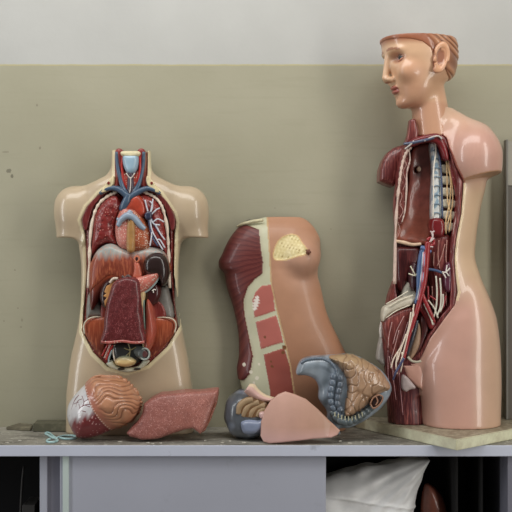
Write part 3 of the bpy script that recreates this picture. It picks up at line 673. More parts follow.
# ribs
for i in range(7):
    y = 153 + i * 11.6; x0 = 441.2 + .25 * i; x1 = 448 + min(i, 4) * 1.9 - max(0, i - 4) * .2
    pillow('rib', [(x0, y), (x1, y + 1.2), (x1 + .4, y + 8), (x0 + .8, y + 7.4)], .086, .115, t2, c(204, 196, 176), M['bone'], r=.0035, bulge=.002, h=.0013)
    pillow('rib_gap', [(x0, y + 8), (x1 + .5, y + 8.8), (x1 + .8, y + 12), (x0, y + 11)], .094, .115, t2, c(62, 14, 16), M['organ'], r=.002, h=.0014)
NV = c(214, 178, 128)
for pp in ([(440, 140), (443, 152), (447.5, 165), (450.5, 180), (450, 200), (446, 220), (446, 234)], [(446, 152), (447, 175), (447.5, 200), (451, 215), (449, 232)], [(448, 160), (452, 185), (452.5, 205), (447, 225)]):
    tubes('nerve', [pp], .079, .6, NV, t2)
pillow('rib_wall_section', [(449, 158), (455, 172), (460.5, 184), (460.5, 200), (458, 225), (455, 242), (453.3, 258), (453.8, 280), (453, 292), (449.8, 290), (450, 258), (452, 236), (455, 215), (456, 195), (452, 178)], .075, .14, t2, c(124, 40, 42), M['sprinkle'], r=.003)
tubes('pleura_line', [[(457.5, 196), (456.6, 214), (453, 236), (451.2, 256), (451, 280)]], .072, .6, c(214, 190, 176), t2, M['bone'])
# abdomen
tubes('diaphragm_edge', [[(396, 241, 0, 1.4), (404, 242.5, -.004, 2.0), (412, 244.5, -.006, 1.7), (421, 244, -.004, 1.6)]], .082, 1.6, c(206, 176, 148), t2, M['bone'])
pillow('loin_muscle', [(433, 236), (443, 234.5), (450.5, 237), (450, 262), (450, 292), (447, 308), (440, 316), (436, 300), (432, 270), (430, 250)], .088, .15, t2, c(104, 36, 36), M['muscle_v'], r=.010, bulge=.006)
pillow('loin_muscle', [(397, 249), (408, 247), (420, 249), (418, 264), (410, 276), (403, 292), (398, 288), (396.5, 266)], .125, .165, t2, c(72, 22, 24), M['muscle_d'], r=.008, bulge=.004)
pillow('flank_fascia', [(403, 293), (410, 282), (414, 290), (418, 297), (413, 305), (404, 305)], .100, .15, t2, c(164, 160, 148), M['bone'], r=.006, bulge=.003)
pillow('kidney', [(414, 262), (418, 265), (418, 280), (415, 291), (410.5, 288), (410, 278), (411.5, 268)], .088, .125, t2, c(66, 36, 44), M['gloss'], r=.008, bulge=.004)
pillow('kidney', [(448, 262), (452, 266), (452, 290), (447, 292), (443.5, 284), (444, 270)], .070, .11, t2, c(88, 40, 58), M['gloss'], r=.008, bulge=.004)
tubes('kidney_vessel', [[(442, 272), (446, 272), (450, 268)], [(446, 272), (449, 276)], [(446, 272), (447, 265)], [(443, 273), (446, 278)]], .0635, .65, c(222, 214, 206), t2)
tubes('kidney_vessel', [[(416, 276), (412, 269), (410.5, 266)], [(416, 276), (411, 274.5), (408.5, 273.5)], [(416, 275), (418, 272)]], .078, .65, c(222, 216, 190), t2)
tubes('renal_vein', [[(424, 269), (431, 269.5), (438, 271), (442, 273)]], .07, 1.4, c(66, 84, 118), t2)
VC = c(70, 96, 138)
tubes('vena_cava', [[(424, 246, 0, 2.8), (421.5, 256, 0, 3.2), (420, 268, 0, 3.2), (419, 280, 0, 2.8), (418.5, 292, 0, 2.3), (416, 304, 0, 2.0)]], .073, 3, VC, t2, k=12)
tubes('aorta', [[(428, 242, .002, 3.0), (427, 252, 0, 3.0), (426, 268, 0, 2.8), (424, 284, 0, 2.6), (421, 296, 0, 2.4), (417, 310, 0, 2.4), (413.5, 322, 0, 2.2), (409, 336, 0, 1.9), (406, 350, 0, 1.6), (404, 360, -.002, 1.3)], [(422, 294, 0, 2.2), (426, 303, 0, 2.0), (431, 314, 0, 1.8), (434.5, 322, .004, 1.4)]], .068, 2.5, c(146, 38, 42), t2, k=12)
tubes('aorta_branch', [[(427, 244), (431, 241), (434, 238)], [(430, 242), (433, 235), (430.5, 231)], [(433, 237), (432, 233), (434.5, 231)], [(427, 246), (433, 247)]], .066, .8, c(206, 186, 184), t2)
tubes('aorta_crown', [[(427, 240), (430, 238), (433, 240), (433.5, 244), (430, 246)]], .069, 1.5, c(150, 26, 34), t2)
tubes('vena_cava_cuff', [[(420.5, 247.5), (424, 248.5), (428, 250.5), (431, 252)]], .068, 1.6, c(94, 112, 156), t2)
for i in range(3):
    tubes('lymph_chain', [[(423 + i * 1.1, 252), (421.8 + i * 1.2, 268), (419.8 + i * 1.3, 285), (417 + i * 1.5, 300)]], .0655 - .0004 * i, .45, [c(196, 196, 200), c(200, 120, 140), c(150, 160, 190)][i], t2, ripple=lambda L: 1 + .6 * math.sin(L * 1100))
# pelvis
pillow('iliac_crest', [(383.5, 309), (391, 304), (404, 297), (412, 296), (416, 300), (411, 306), (400, 309), (389, 315), (383, 322)], .078, .12, t2, c(198, 190, 172), M['bone'], r=.006, bulge=.004)
tubes('tendon_strands', [[(386, 304), (397, 298), (408, 291)], [(388, 307), (400, 300), (413, 295)], [(386, 318), (396, 311), (410, 305)]], .0735, .55, c(220, 212, 192), t2)
pillow('iliac_muscle', [(384, 320), (396, 312), (410, 307), (414, 312), (409, 328), (402, 348), (396, 360), (388, 346), (384, 333)], .082, .13, t2, c(108, 46, 42), M['muscle_v'], r=.008, bulge=.006)
tubes('hip_ligament', [[(382, 322, 0, 1.6), (381, 330, .0, 2.0), (381.2, 338, 0, 1.5)]], .118, 1.6, c(206, 200, 192), t2, M['bone'])
pillow('thigh_fascia', [(381, 337), (384, 340), (385, 354), (385.5, 366), (379, 362), (377, 357)], .135, .17, t2, c(172, 166, 158), M['bone'], r=.006, bulge=.003)
tubes('iliac_vein', [[(417, 320, 0, 2.2), (414, 331, 0, 2.5), (410.5, 343, 0, 2.5), (406.5, 355, 0, 2.0)]], .076, 2.5, c(48, 50, 60), t2, k=10)
pillow('pelvic_wall', [(418, 322), (421, 330), (420, 345), (414, 357), (409, 360), (411, 348), (415, 334)], .082, .12, t2, c(158, 128, 104), M['bone'], r=.006, bulge=.002)
pillow('pelvic_floor', [(421, 316), (430, 322), (428, 334), (421, 350), (414, 358), (417, 345), (421, 332)], .09, .14, t2, c(58, 18, 18), M['muscle_d'], r=.006, bulge=.002)
pillow('sacrum_muscle', [(422, 300), (428, 306), (434, 318), (437, 325), (431, 330), (425, 318), (420, 308)], .080, .12, t2, c(128, 34, 38), M['muscle_d'], r=.006, bulge=.004)
tubes('pelvic_edge', [[(408, 357), (412, 361, -.006), (417, 362, -.010), (421, 361, -.008)]], .060, 1.3, c(168, 160, 140), t2, M['bone'])
for pp in ([(414, 304), (412, 318), (408, 334), (404, 350), (400, 364)], [(411, 312), (408, 330), (402, 346), (397, 362)], [(406, 334), (402, 345), (394, 358), (391, 368)], [(413, 308), (414, 322), (411.5, 332)], [(402, 352), (402.5, 362), (400.5, 372)], [(398, 352), (396, 364), (397, 374)]):
    tubes('nerve', [pp], .0660, .75, c(222, 204, 186), t2)
tubes('femoral_vein', [[(404, 358, 0, 1.4), (400, 365), (396, 372), (393, 380, .006, .8)]], .064, 1.3, c(70, 74, 108), t2)
for pp in ([(428, 300), (434, 308), (438, 318)], [(436, 276), (437, 292), (436, 308), (432, 322)], [(440, 278), (441, 292), (440.5, 306), (437, 316)], [(424, 304), (430, 316), (433, 325)], [(443, 294), (443, 304), (440, 312)]):
    tubes('nerve', [pp], .0700, .85, c(206, 200, 184), t2)
for pp in ([(447, 240), (446, 258), (447.5, 268)], [(439, 240), (438, 256), (440, 270)], [(434, 252), (433.5, 266)], [(445, 244), (441, 258), (437, 266)], [(432, 286), (433, 300), (436, 312)], [(446, 292), (446.5, 306)]):
    tubes('muscle_strand', [pp], .0785, .5, c(176, 128, 118), t2)
for pp in ([(399, 190), (402, 196), (400, 204), (403, 211), (399, 219)], [(403, 158), (406, 165), (403, 172), (406, 181), (403, 190)], [(398, 222), (400, 230), (397, 238)], [(408, 152), (405, 160), (408, 167)]):
    tubes('rib_vessel', [pp], .0825, .32, c(176, 136, 126), t2)
for pp in ([(399, 330), (395, 346), (391, 360)], [(408, 322), (403, 338), (399, 350)], [(392, 322), (389, 336), (388, 348)], [(404, 316), (397, 330), (393, 344)], [(389, 356), (391, 366), (395, 374)]):
    tubes('muscle_strand', [pp], .0735, .4, c(176, 136, 132), t2)
for pp in ([(436, 300), (430, 296)], [(428, 286), (428.5, 302)], [(446, 296), (443, 308)]):
    tubes('pelvic_vessel', [pp], .071, .9, c(146, 40, 46), t2)
pillow('groin_skin', [(403, 365.5), (412, 365), (421, 360), (425, 372), (423, 391), (417, 387), (408, 377.5)], .098, .145, t2, c(192, 146, 130), M['skin'], r=.005, bulge=.004, smooth=False)
pillow('groin_tuft', [(402.5, 376), (406, 376), (411, 381), (416, 388), (410, 390), (406, 392), (402, 388)], .088, .105, t2, c(176, 160, 158), M['bone'], r=.004, bulge=.003)
for pp in ([(392, 352), (393, 375), (396, 400)], [(399, 372), (401, 395), (403, 415)], [(388, 350), (388, 372), (390, 395)]):
    tubes('thigh_fiber', [[(p[0], p[1]) for p in pp]], .101, .4, c(170, 120, 124), t2)

# ---- head (modelled in pixel units around its own centre, turned towards the lens)
prof = [(40, -37, 36, 29.5), (30, -37, 37, 30.5), (22, -35.6, 38, 31), (13, -34, 38.5, 31), (5, -31.5, 38, 30), (-2, -29.5, 36.5, 29), (-9, -27.5, 32, 27), (-16, -25.5, 22, 24.5), (-23, -23, 17, 22), (-30, -20.5, 12, 18.5), (-36, -17, 4, 13), (-40, -13, -6, 7)]
def head_base(x, y, z):
    zz = [p[0] for p in prof]
    f = pchip(zz, [p[1] for p in prof], z); b_ = pchip(zz, [p[2] for p in prof], z); w_ = pchip(zz, [p[3] for p in prof], z)
    cx = (f + b_) / 2; a = (b_ - f) / 2
    q = (np.abs((x - cx) / a) ** 2.25 + np.abs(y / w_) ** 2.25) ** (1 / 2.25)
    d = (q - 1) * np.minimum(a, w_)
    d = smax(d, -38.0 - z, 4)
    return d
def head(x, y, z):
    d = head_base(x, y, z)
    ya = np.abs(y)
    d = smin(d, ell(x, ya, z, (-26.4, 11, 15.5), (5, 10, 3.4)), 4)         # brow
    d = smin(d, ell(x, ya, z, (-18, 18, -5), (9, 8, 8)), 8)                # cheekbone
    d = smax(d, -ell(x, ya, z, (-31.5, 14, 8.2), (8.5, 9, 5)), 4)          # eye socket
    d = smin(d, cone(x, y, z, (-32.2, 0, 10), (-34.2, 0, -9.5), 2.6, 3.4), 3)   # nose
    d = smin(d, ell(x, ya, z, (-30.5, 4.2, -11.5), (4.5, 3, 2.8)), 2.5)    # nostril wings
    d = smax(d, -ell(x, ya, z, (-32.5, 3, -14.8), (2.2, 1.4, 1.5)), 1)
    d = smin(d, ell(x, y, z, (-25, 0, -19.2), (3.4, 7.5, 2.1)), 1.6)       # lips
    d = smin(d, ell(x, y, z, (-23.6, 0, -23.4), (3.4, 6.4, 2.3)), 1.6)
    d = smax(d, -ell(x, y, z, (-28.6, 0, -21.3), (4, 9, .55)), .5)
    d = smax(d, -ell(x, y, z, (-26.6, 0, -27.5), (3, 8, 1.8)), 3)
    d = smin(d, ell(x, y, z, (-15.6, 0, -33.5), (6.5, 9, 5.5)), 4)         # chin
    nk = cone(x, y, z, (10, 0, -14), (17.5, 0, -69), 16.5, 20.0)
    d = smin(d, nk, 5)
    return d
def head_f(x, y, z):
    return np.maximum(np.maximum(smax(head(x, y, z), z - 29.6, .8), -67 - z), -smax(head(x, y, z) + 3.5, 22 - z, 1))
def to_world(v):
    cs, sn = math.cos(YAW), math.sin(YAW)
    v = np.asarray(v, float)
    return HC + hs * np.stack([v[:, 0] * cs - v[:, 1] * sn, v[:, 0] * sn + v[:, 1] * cs, v[:, 2]], 1)
def head_paint(v):
    x, y, z = v.T; ya = np.abs(y)
    col = np.tile(c(206, 166, 132), (len(v), 1))
    q = np.sqrt(((x + 16) / 17) ** 2 + ((ya - 20) / 15) ** 2 + ((z + 6) / 15) ** 2)
    col = lerp(col, c(192, 128, 100), .75 * np.clip(1.25 - q, 0, 1) * .7)
    col = lerp(col, c(188, 138, 110), np.clip((-12 - z) / 10, 0, 1) * np.clip((8 - x) / 12, 0, 1) * .7)
    col = lerp(col, c(188, 134, 104), np.clip((x + 2) / 20, 0, 1) * .3)
    col = lerp(col, c(150, 88, 60), np.clip((z - 19 - .10 * np.clip(-x - 10, 0, 40) * .5) / 6, 0, 1))
    br = (np.abs(z - (17.0 - .014 * (ya - 11) ** 2)) < 1.2) & (ya > 4) & (ya < 22) & (x < -16); col[br] = c(158, 106, 78)
    lip = (np.abs(z + 21.3) < 4.2 - .028 * y * y) & (ya < 7.6) & (x < -21); col[lip] = c(156, 88, 76)
    lid = np.clip(1.2 - np.hypot((ya - 14) / 9, (z - 8.3) / 5.2), 0, 1) * (x < -16); col = lerp(col, c(160, 104, 84), lid * 1.5)
    nos = (z < -13.3) & (z > -16.5) & (ya < 5) & (x < -29); col[nos] = c(150, 84, 66)
    jawsh = np.clip((-32 - z) / 4, 0, 1); col = lerp(col, c(176, 124, 100), jawsh * .5)
    return col
v, f = surface_nets(head_f, (-44, -36, -68), (44, 36, 36), .95)
hd = mk('head', to_world(v), f, M['skin'], t2, head_paint(v))
for s in (-1, 1):
    def eye_f(x, y, z): return np.sqrt((x + 20.4) ** 2 + (y - s * 14.2) ** 2 + (z - 8.0) ** 2) - 5.6
    v, f = surface_nets(eye_f, (-27, s * 14.2 - 6, 2), (-14, s * 14.2 + 6, 14), .5)
    cen = np.array([-20.4, s * 14.2, 8.0]); gz = np.array([-1, s * .30, .02]); gz = gz / np.linalg.norm(gz)
    dd = (v - cen) @ gz / 5.6
    cc = np.tile(c(214, 206, 196), (len(v), 1)); cc[dd > .84] = c(70, 84, 92); cc[dd > .955] = c(14, 14, 16)
    mk('eye', to_world(v), f, M['gloss'], hd, cc)
    # lids
    for (z0, ph) in ((1, 0), (-1, 0)):
        pa = []
        for a in np.linspace(-1, 1, 7):
            yy = s * 14.2 + a * 6.2; zz = 8.0 + z0 * (3.5 if z0 > 0 else 2.7) * math.cos(a * PI / 2)
            xx = -20.4 - math.sqrt(max(.5, 37 - (a * 4.6) ** 2 - (zz - 8.0) ** 2))
            pa.append((xx + .5 + abs(a) ** 3 * 1.2, yy, zz, .95 if z0 > 0 else .75))
        vv, ff = tube_geo(pa, 5, 8)
        mk('eyelid', to_world(vv), ff, M['skin'], hd, c(196, 138, 112) if z0 < 0 else c(120, 84, 66))
    # ear
    E0 = np.array([9.5, s * 33.0, 6.5])
    def ear_f(x, y, z):
        X = (x - E0[0]) - .12 * (z - E0[2]); Z = z - E0[2]; Y_ = (y - E0[1]) * s - .20 * X - .2
        q = np.sqrt((X / np.where(Z > -4, 7.2, 5.6)) ** 2 + (Z / 13.2) ** 2)
        disc = np.maximum((q - 1) * 7, np.abs(Y_) - 1.1)
        rimd = np.sqrt(((q - .92) * 7.2) ** 2 + (Y_ - 1.4) ** 2) - 1.75
        rimd = np.maximum(rimd, -(X + 6 + .25 * (Z - 2)) * .5 - (Z < -6) * 3)
        anti = np.sqrt((np.sqrt((X / 4.6) ** 2 + ((Z + 0) / 9) ** 2) * 5 - 4.4) ** 2 + (Y_ - .9) ** 2) - 1.1
        anti = np.maximum(anti, -X - 1)
        lobe = ell(X, Y_, Z, (-2.6, .6, -11.5), (3.6, 1.9, 4.2))
        tr = ell(X, Y_, Z, (-5.6, .8, -2.0), (1.8, 1.8, 3))
        root = ell(X, Y_, Z, (-2, -3.0, 0), (4.6, 3.6, 9.5))
        return smin(smin(smin(smin(disc, rimd, .8), anti, .6), smin(lobe, tr, .5), .8), root, 1)
    v, f = surface_nets(ear_f, (-2, E0[1] - 9, -9), (26, E0[1] + 9, 25), .55)
    X_ = (v[:, 0] - E0[0]) - .12 * (v[:, 2] - E0[2]); Yq = (v[:, 1] - E0[1]) * s - .20 * X_ - .2
    mk('ear', to_world(v), f, M['skin'], hd, lerp(np.tile(c(138, 84, 62), (len(v), 1)), c(204, 152, 116), (Yq - .9) / 1.6))
hl_u = [-42, -20, -8, 0, 4, 8, 12, 16, 22, 28, 44]; hl_w = [26.8, 24.5, 21.5, 16, 6, 3, 4, -2, -8, -11, -11]
def hair_f(x, y, z):
    hl = np.interp(x, hl_u, hl_w)
    wv = .9 * np.abs(np.sin(.36 * (x * .75 + z * .8) + 1.9 * np.sin(z * .19 + x * .08) + 1.2 * np.sin(y * .14))) ** .7
    d = head_base(x, y, z) - .5 - 1.7 * wv * np.clip((x + 6) / 12, 0.12, 1)
    d = smax(d, hl - z, 1.2)
    d = np.maximum(d, z - 29.9)
    Xe = (x - 9.5) - .12 * (z - 6.5)
    d = smax(d, (1.02 - np.sqrt((Xe / 7.4) ** 2 + ((z - 6.5) / 13.4) ** 2)) * 7, .8)
    return np.maximum(d, -(head_base(x, y, z) + 2.2))
def hair_paint(v):
    x, y, z = v.T
    wv = np.abs(np.sin(.36 * (x * .75 + z * .8) + 1.9 * np.sin(z * .19 + x * .08) + 1.2 * np.sin(y * .14)))
    return lerp(lerp(np.tile(c(118, 70, 48), (len(v), 1)), c(178, 126, 92), wv), c(150, 90, 62), np.clip((6 - x) / 10, 0, 1))
v, f = surface_nets(hair_f, (-44, -36, -14), (46, 36, 35), .8)
mk('hair', to_world(v), f, M['hair'], hd, hair_paint(v))

# ================================================================== CHEST COVER (woman's front, half muscle)
YC = .16
t3 = thing('chest_cover', 'curved front cover of a female torso, half skin and half maroon muscle', 'anatomical model part', (U(290, YC), .2, TOP))
rowsC = [(215.5, 266, 299, .026, .222), (217.5, 260, 303.5, .031, .222), (219, 254, 306, .034, .222), (224, 242, 311.5, .046, .221), (230, 236, 316, .055, .221), (240, 229, 320, .062, .220), (254, 222.5, 320.5, .066, .219), (263, 218.8, 319, .066, .219), (268, 219.5, 318, .066, .219),
         (274, 224.5, 317.5, .066, .218), (287, 227, 320.5, .066, .217), (313, 235, 326.5, .064, .215), (341, 239.7, 339, .064, .213), (356, 240, 346, .064, .212), (371, 237.8, 352, .064, .211), (385, 240, 354, .066, .210), (400, 244, 352, .066, .209), (440, 248, 344, .066, .208)]
muscP = [(236, 220), (259, 229.5), (261, 250), (263, 262), (262.5, 273), (254, 280), (248, 287), (243.5, 300), (244.5, 315), (248.5, 335), (253, 356), (250, 374), (244, 381), (230, 384), (205, 300), (205, 220)]
skinC = [(266.5, 205), (269.5, 250), (271.5, 285), (277, 310), (284, 338), (290, 365), (295, 400), (298, 445), (400, 445), (400, 205)]
recP = [[(272, 284.5), (262, 285.5), (256, 291), (252.5, 300), (254.5, 317.5), (264, 314.5), (275, 310.5)], [(255.5, 322), (265, 319), (276, 315), (280.5, 330), (283, 342), (272, 345), (261, 349)], [(263.5, 354.5), (273, 351), (284, 347.5), (291, 370), (295, 400), (297, 445), (276, 445), (270, 390)]]
patchP = smooth_poly([(274.5, 258.5), (275.5, 248), (281, 239), (290, 235), (297, 236.5), (301, 243), (306, 250), (304, 254), (296, 256), (285, 259.5)])
def cover(x, y, z):
    f = loft(x, y, z, rowsC, YC, 2.4)
    br = ell(x, y, z, (U(301, YC), .172, V(256, YC)), (17.5 * S(YC), .042, 18 * S(YC)))
    f = smin(f, br, .022)
    dm = poly2(x, z, pts(muscP, YC)); 
    f0 = f
    f = f - .0022 * np.clip(-poly2(x, z, pts(skinC, YC)) / .002, 0, 1)      # the skin stands proud of the muscle
    f = f - .0016 * np.clip(-dm / .002, 0, 1)
    for rp in recP:
        f = f - .0012 * np.clip(-poly2(x, z, pts(rp, YC)) / .002, 0, 1)
    f = f + .0022 * np.clip(-poly2(x, z, pts(patchP, YC)) / .002, 0, 1)
    nip = ell(x, y, z, (U(308, YC), .127, V(252, YC)), (.006, .007, .006)); f = smin(f, nip, .004)
    f = np.maximum(f, -(f0 + .008))
    f = np.maximum(f, y - .2225)
    f = smax(f, z - V(216.2, YC), .003)
    return np.maximum(f, TOP + .0006 - z)
def cover_paint(v):
    px, py = topx(v, YC)
    col = np.tile(c(188, 186, 158), (len(v), 1))
    sk = inside(px, py, skinC); mu = inside(px, py, muscP)
    # fibre lines that fan out from the breastbone
    cx_, cy_ = 278, 300
    ang = np.arctan2(py - 252, px - 300) * 60
    fib = .5 + .5 * np.sin(ang * 1.15 + .6 * np.sin(px * .35)); fib2 = .5 + .5 * np.sin(ang * 2.3 + 1)
    mcol = lerp(np.tile(c(84, 28, 28), (len(v), 1)), c(140, 72, 62), np.clip(fib ** 3 * .30 + fib2 ** 4 * .25, 0, 1) * np.clip((px - 222) / 18, .25, 1))
    col = np.where((mu < 0)[:, None], mcol, col)
    edge = (mu > 0) & (mu < 3.5) & (sk > 0); col = lerp(col, c(150, 128, 104), np.where(edge, .35 * (1 - mu / 3.5), 0))
    for rp in recP:
        d = inside(px, py, rp); col = np.where((d < 0)[:, None], np.tile(c(174, 98, 88), (len(v), 1)), col)
    d3 = inside(px, py, recP[2]); col = lerp(col, c(142, 66, 54), np.where(d3 < 0, .7, 0))
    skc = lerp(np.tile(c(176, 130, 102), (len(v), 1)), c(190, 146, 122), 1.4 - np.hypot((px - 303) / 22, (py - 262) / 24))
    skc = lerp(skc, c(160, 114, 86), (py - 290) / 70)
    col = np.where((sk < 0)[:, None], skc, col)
    e2 = np.abs(sk) < .7; col[e2] = c(190, 156, 114)
    bump = inside(px, py, patchP); pn = waves(v[:, 0], v[:, 1], v[:, 2], .008, 3); col = np.where((bump < 0)[:, None], lerp(np.tile(c(208, 190, 136), (len(v), 1)), c(226, 212, 164), pn), col); col[(bump < -1) & (pn < -1.45)] = c(150, 120, 70); ed = (bump >= 0) & (bump < 1.2); col[ed] = c(206, 172, 120)
    nd = np.hypot(px - 307.5, py - 252); col = np.where((nd < 2.7 + .5 * np.sin(np.arctan2(py - 252, px - 307.5) * 5 + 1))[:, None] & (v[:, 1] < .19)[:, None], np.tile(c(104, 58, 44), (len(v), 1)), col)
    wc = np.hypot((px - 256 + .2 * (py - 303)) / (2.6 + 1.2 * np.sin(py * 2.1)), (py - 303) / 7.5) < 1; col[wc] = c(226, 216, 206)
    for a, b_, r in ((244, 365, 1.8), (251, 372, 1.8), (257, 378, 2.0), (259, 364, 1.2), (254, 383, 1.2)):
        col[np.hypot(px - a, py - b_) < r] = c(214, 206, 188)
    for a, b_, r in ((271, 361, 1.2), (272, 366, 1.4), (265, 337, 1.2), (284, 347, 2.2), (283, 352, 1.8)):
        col[np.hypot(px - a, py - b_) < r] = c(112, 70, 38)
    col[v[:, 1] > .216] = c(96, 70, 54)
    return col
sdf('cover_shell', cover, (U(214, YC), .11, TOP - .001), (U(368, YC), .227, V(213, YC)), .0021, t3, M['skin_matte'], paint=cover_paint)
tubes('clavicle_end', [[(237, 226.5, .022, .8), (244, 223.5, .006, 1.5), (253, 221.5, -.004, 1.8), (263, 220, -.010, 1.6)]], .182, 1.6, c(192, 184, 150), t3, M['bone'])
pillow('collar_notch', [(245, 222), (249, 219.5), (252, 221), (249, 223)], .196, .21, t3, c(36, 30, 24), M['organ'], r=.002, h=.001)

# ================================================================== HEAD CAP lying on its side
t4 = thing('skull_cap', 'head top lying on its side, carved brown hair and bare white scalp with vessels', 'anatomical model part', (U(103, .05), .05, TOP))
YH = .04
capP = smooth_poly([(a - 2.2, b + 1.8) for a, b in [(85, 384.5), (93, 378), (108, 376.4), (123, 379), (133.5, 388), (141, 400), (139.5, 411), (131, 422), (112, 430.5), (98, 436.5), (83, 439), (75.5, 435.5), (70, 426), (67, 415), (69, 403), (77.5, 391.5)]])
Pcap = pts(capP, YH)
e0 = np.array([U(83.5, YH), V(386, YH)]); e1 = np.array([U(110.5, YH), V(432, YH)])
en = np.array([-(e1 - e0)[1], (e1 - e0)[0]]); en /= np.linalg.norm(en)
if en[0] < 0: en = -en       # towards the hair
def hair_side(x, z, y): return (x - e0[0]) * en[0] + (z - e0[1]) * en[1] + .10 * (y - .04) ** 2 / .05 * 10 * .1
def hairw(x, y, z):
    s_ = hair_side(x, z, y)
    t_ = -(x - e0[0]) * en[1] + (z - e0[1]) * en[0]
    return np.sin(PI / .0125 * (s_ * .30 + t_ * .95 + .2 * (y - .03)) + 1.9 * np.sin(s_ * 105 + 1.0 + t_ * 30) + 1.15 * waves(x, y, z, .045, 1))
def cap_f(x, y, z):
    d = poly2(x, z, Pcap)
    R = 31 * S(YH)
    t_ = np.clip(-d / R, 0, 1)
    hh = .068 * np.sqrt(np.maximum(1 - (1 - t_) ** 2, 0))
    f = smax(d, np.maximum((.072 - hh) - y, y - .080), .004) * .8
    s_ = hair_side(x, z, y)
    hw = hairw(x, y, z)
    grow = np.clip(s_ / .0015, 0, 1)
    f = f - grow * (.0016 + .0036 * np.clip((s_ - .010) / .02, 0, 1) * (np.abs(hw) ** .7 - .45))
    return f
def cap_paint(v):
    x, y, z = v.T; px, py = topx(v, YH)
    s_ = hair_side(x, z, y); hw = np.abs(hairw(x, y, z)) ** .6
    hair = lerp(np.tile(c(128, 78, 54), (len(v), 1)), c(184, 130, 98), hw * 1.3)
    hair = lerp(hair, c(168, 106, 86), 1 - (s_ - .010) / .016)
    wob_ = 3 * np.sin(px * .6) + 2 * np.sin(px * 1.3 + py * .5)
    bare = lerp(np.tile(c(200, 197, 198), (len(v), 1)), c(126, 48, 52), (py - 414 + .45 * (px - 80) * 1.0 + wob_ * .6) / 8)
    spk = waves(x, y, z, .007, 2) > 1.5
    bare[spk & (py > 412)] = c(214, 170, 170)
    col = np.where((s_ > 0)[:, None], hair, bare)
    along = -(x - e0[0]) * en[1] + (z - e0[1]) * en[0]
    st = (s_ > .001) & (s_ < .0042) & (np.sin(along * 2 * PI / .0062) > .45) & (y < .06); col[st] = c(224, 196, 186)
    return col
sdf('cap', cap_f, (U(65, YH), -.02, TOP - .004), (U(143, YH), .10, V(374, YH)), .0013, t4, M['gloss'], paint=cap_paint)
capd = lambda px, py: .072 - .068 * math.sqrt(max(0, 1 - (1 - min(1, max(0, -float(poly2(np.array([U(px, YH)]), np.array([V(py, YH)]), Pcap)[0]) / (31 * S(YH))))) ** 2))
def on_cap(pp, r=.45): return [(a, b_, capd(a, b_) - 0.0, r) for a, b_ in pp]
for pp in ([(74, 417), (76, 419.5), (78, 413), (80, 408), (85, 405), (91, 404)], [(82, 407), (84, 402), (82, 396)], [(84, 402), (88, 399), (87, 395)], [(71, 414), (72, 408), (75, 400), (79, 395)], [(74, 404), (79, 402)], [(85, 405), (90, 407)], [(69.5, 416), (71, 412)], [(78, 413), (82, 411), (86, 412)], [(76, 407), (78, 401), (82, 399)], [(72, 420), (76, 423), (77, 428)], [(80, 408), (79, 404)]):
    tubes('scalp_vessel', [on_cap(pp)], 0, .45, c(104, 34, 44), t4)

# ================================================================== LIVER
t5 = thing('liver_model', 'brick red stippled liver model lying in front of the open torso', 'anatomical model part', (U(175, .06), .06, TOP))
livP = [(131, 428), (137, 423), (141.5, 415), (143, 405), (150, 400), (160, 395.5), (174, 394), (189, 393), (204, 392), (217.6, 391.6), (217, 398), (212, 411), (206.5, 425), (200.5, 433.5), (197, 431), (193, 428.5), (184, 430), (174, 433), (160, 438), (142, 440), (130, 436.5), (126.5, 433)]
def liv_f(f, x, y, z, d):
    return f + .0012 * waves(x, y, z, .06, 5)
pillow('lobe', livP, .012, .072, t5, None, M['liver'], r=.008, bulge=.008, smooth=False, extra=liv_f, yref=.03, tilt=(-.02, .25),
       paint=lambda v, Yr: lerp(np.tile(c(138, 82, 74), (len(v), 1)), c(156, 98, 86), (topx(v, Yr)[0] - 140) / 60))
pillow('cut_edge', [(216.5, 393), (218.5, 394), (217, 404), (211, 420), (205, 431), (201, 433.5), (206, 424), (212, 409)], .020, .062, t5, c(130, 76, 54), M['liver'], r=.003, smooth=False, yref=.03, tilt=(-.02, .25), h=.0014)

t5.location.y += .026; t5.location.x += -.0005; t5.location.z += -.001
# ================================================================== GREY GUT PIECE
t6 = thing('stomach_model', 'dark grey rounded organ model cut open to show tan folds', 'anatomical model part', (U(246, .09), .09, TOP))
YG = .075
gutP = [(224, 411), (228.5, 398.5), (237, 391.8), (248, 391.6), (262, 394), (272, 402), (275, 416), (270, 430), (260, 436), (247, 438.5), (235, 436), (227, 427.5)]
def gut_f(f, x, y, z, d):
    px, py = 256 + x / S(YG), 256 + (ZC - z) / S(YG)
    hol = ell(px, 0, py, (254, 0, 407.5), (18.5, 1, 12)) * S(YG)
    f = f + .004 * np.clip(-hol / .006, 0, 1) * (y < .09)
    return f - .0012 * np.sin(np.arctan2(py - 414, px - 250) * 9) * np.clip(1 + d / .02, 0, 1)
def gut_paint(v, Yr):
    px, py = topx(v, Yr)
    col = lerp(np.tile(c(84, 88, 94), (len(v), 1)), c(126, 134, 150), (waves(v[:, 0], v[:, 1], v[:, 2], .05, 6) - .2))
    return col
gp = pillow('outer_wall', gutP, .045, .135, t6, None, M['gloss'], r=.03, bulge=.012, extra=gut_f, paint=gut_paint, yref=YG)
pillow('inner_lining', [(236, 411), (239, 402), (248, 397), (259, 397), (268, 402), (270, 410), (264, 417), (254, 420), (243, 419)], .036, .075, t6, c(126, 92, 60), M['organ'], r=.008, bulge=.004, yref=.04)
for pp in ([(238, 414), (240, 406), (246, 401), (253, 399.5)], [(243, 416.5), (246, 409), (251, 404.5), (259, 402)], [(250, 417), (252, 411.5), (257, 407), (265, 405)], [(257, 416.5), (260, 411.5), (266, 409)]):
    tubes('lining_fold', [[(a, b_, .002, 2.9 + .5 * math.sin(a)) for a, b_ in pp]], .035, 2.6, c(158, 132, 100), t6, M['skin_matte'], k=10)
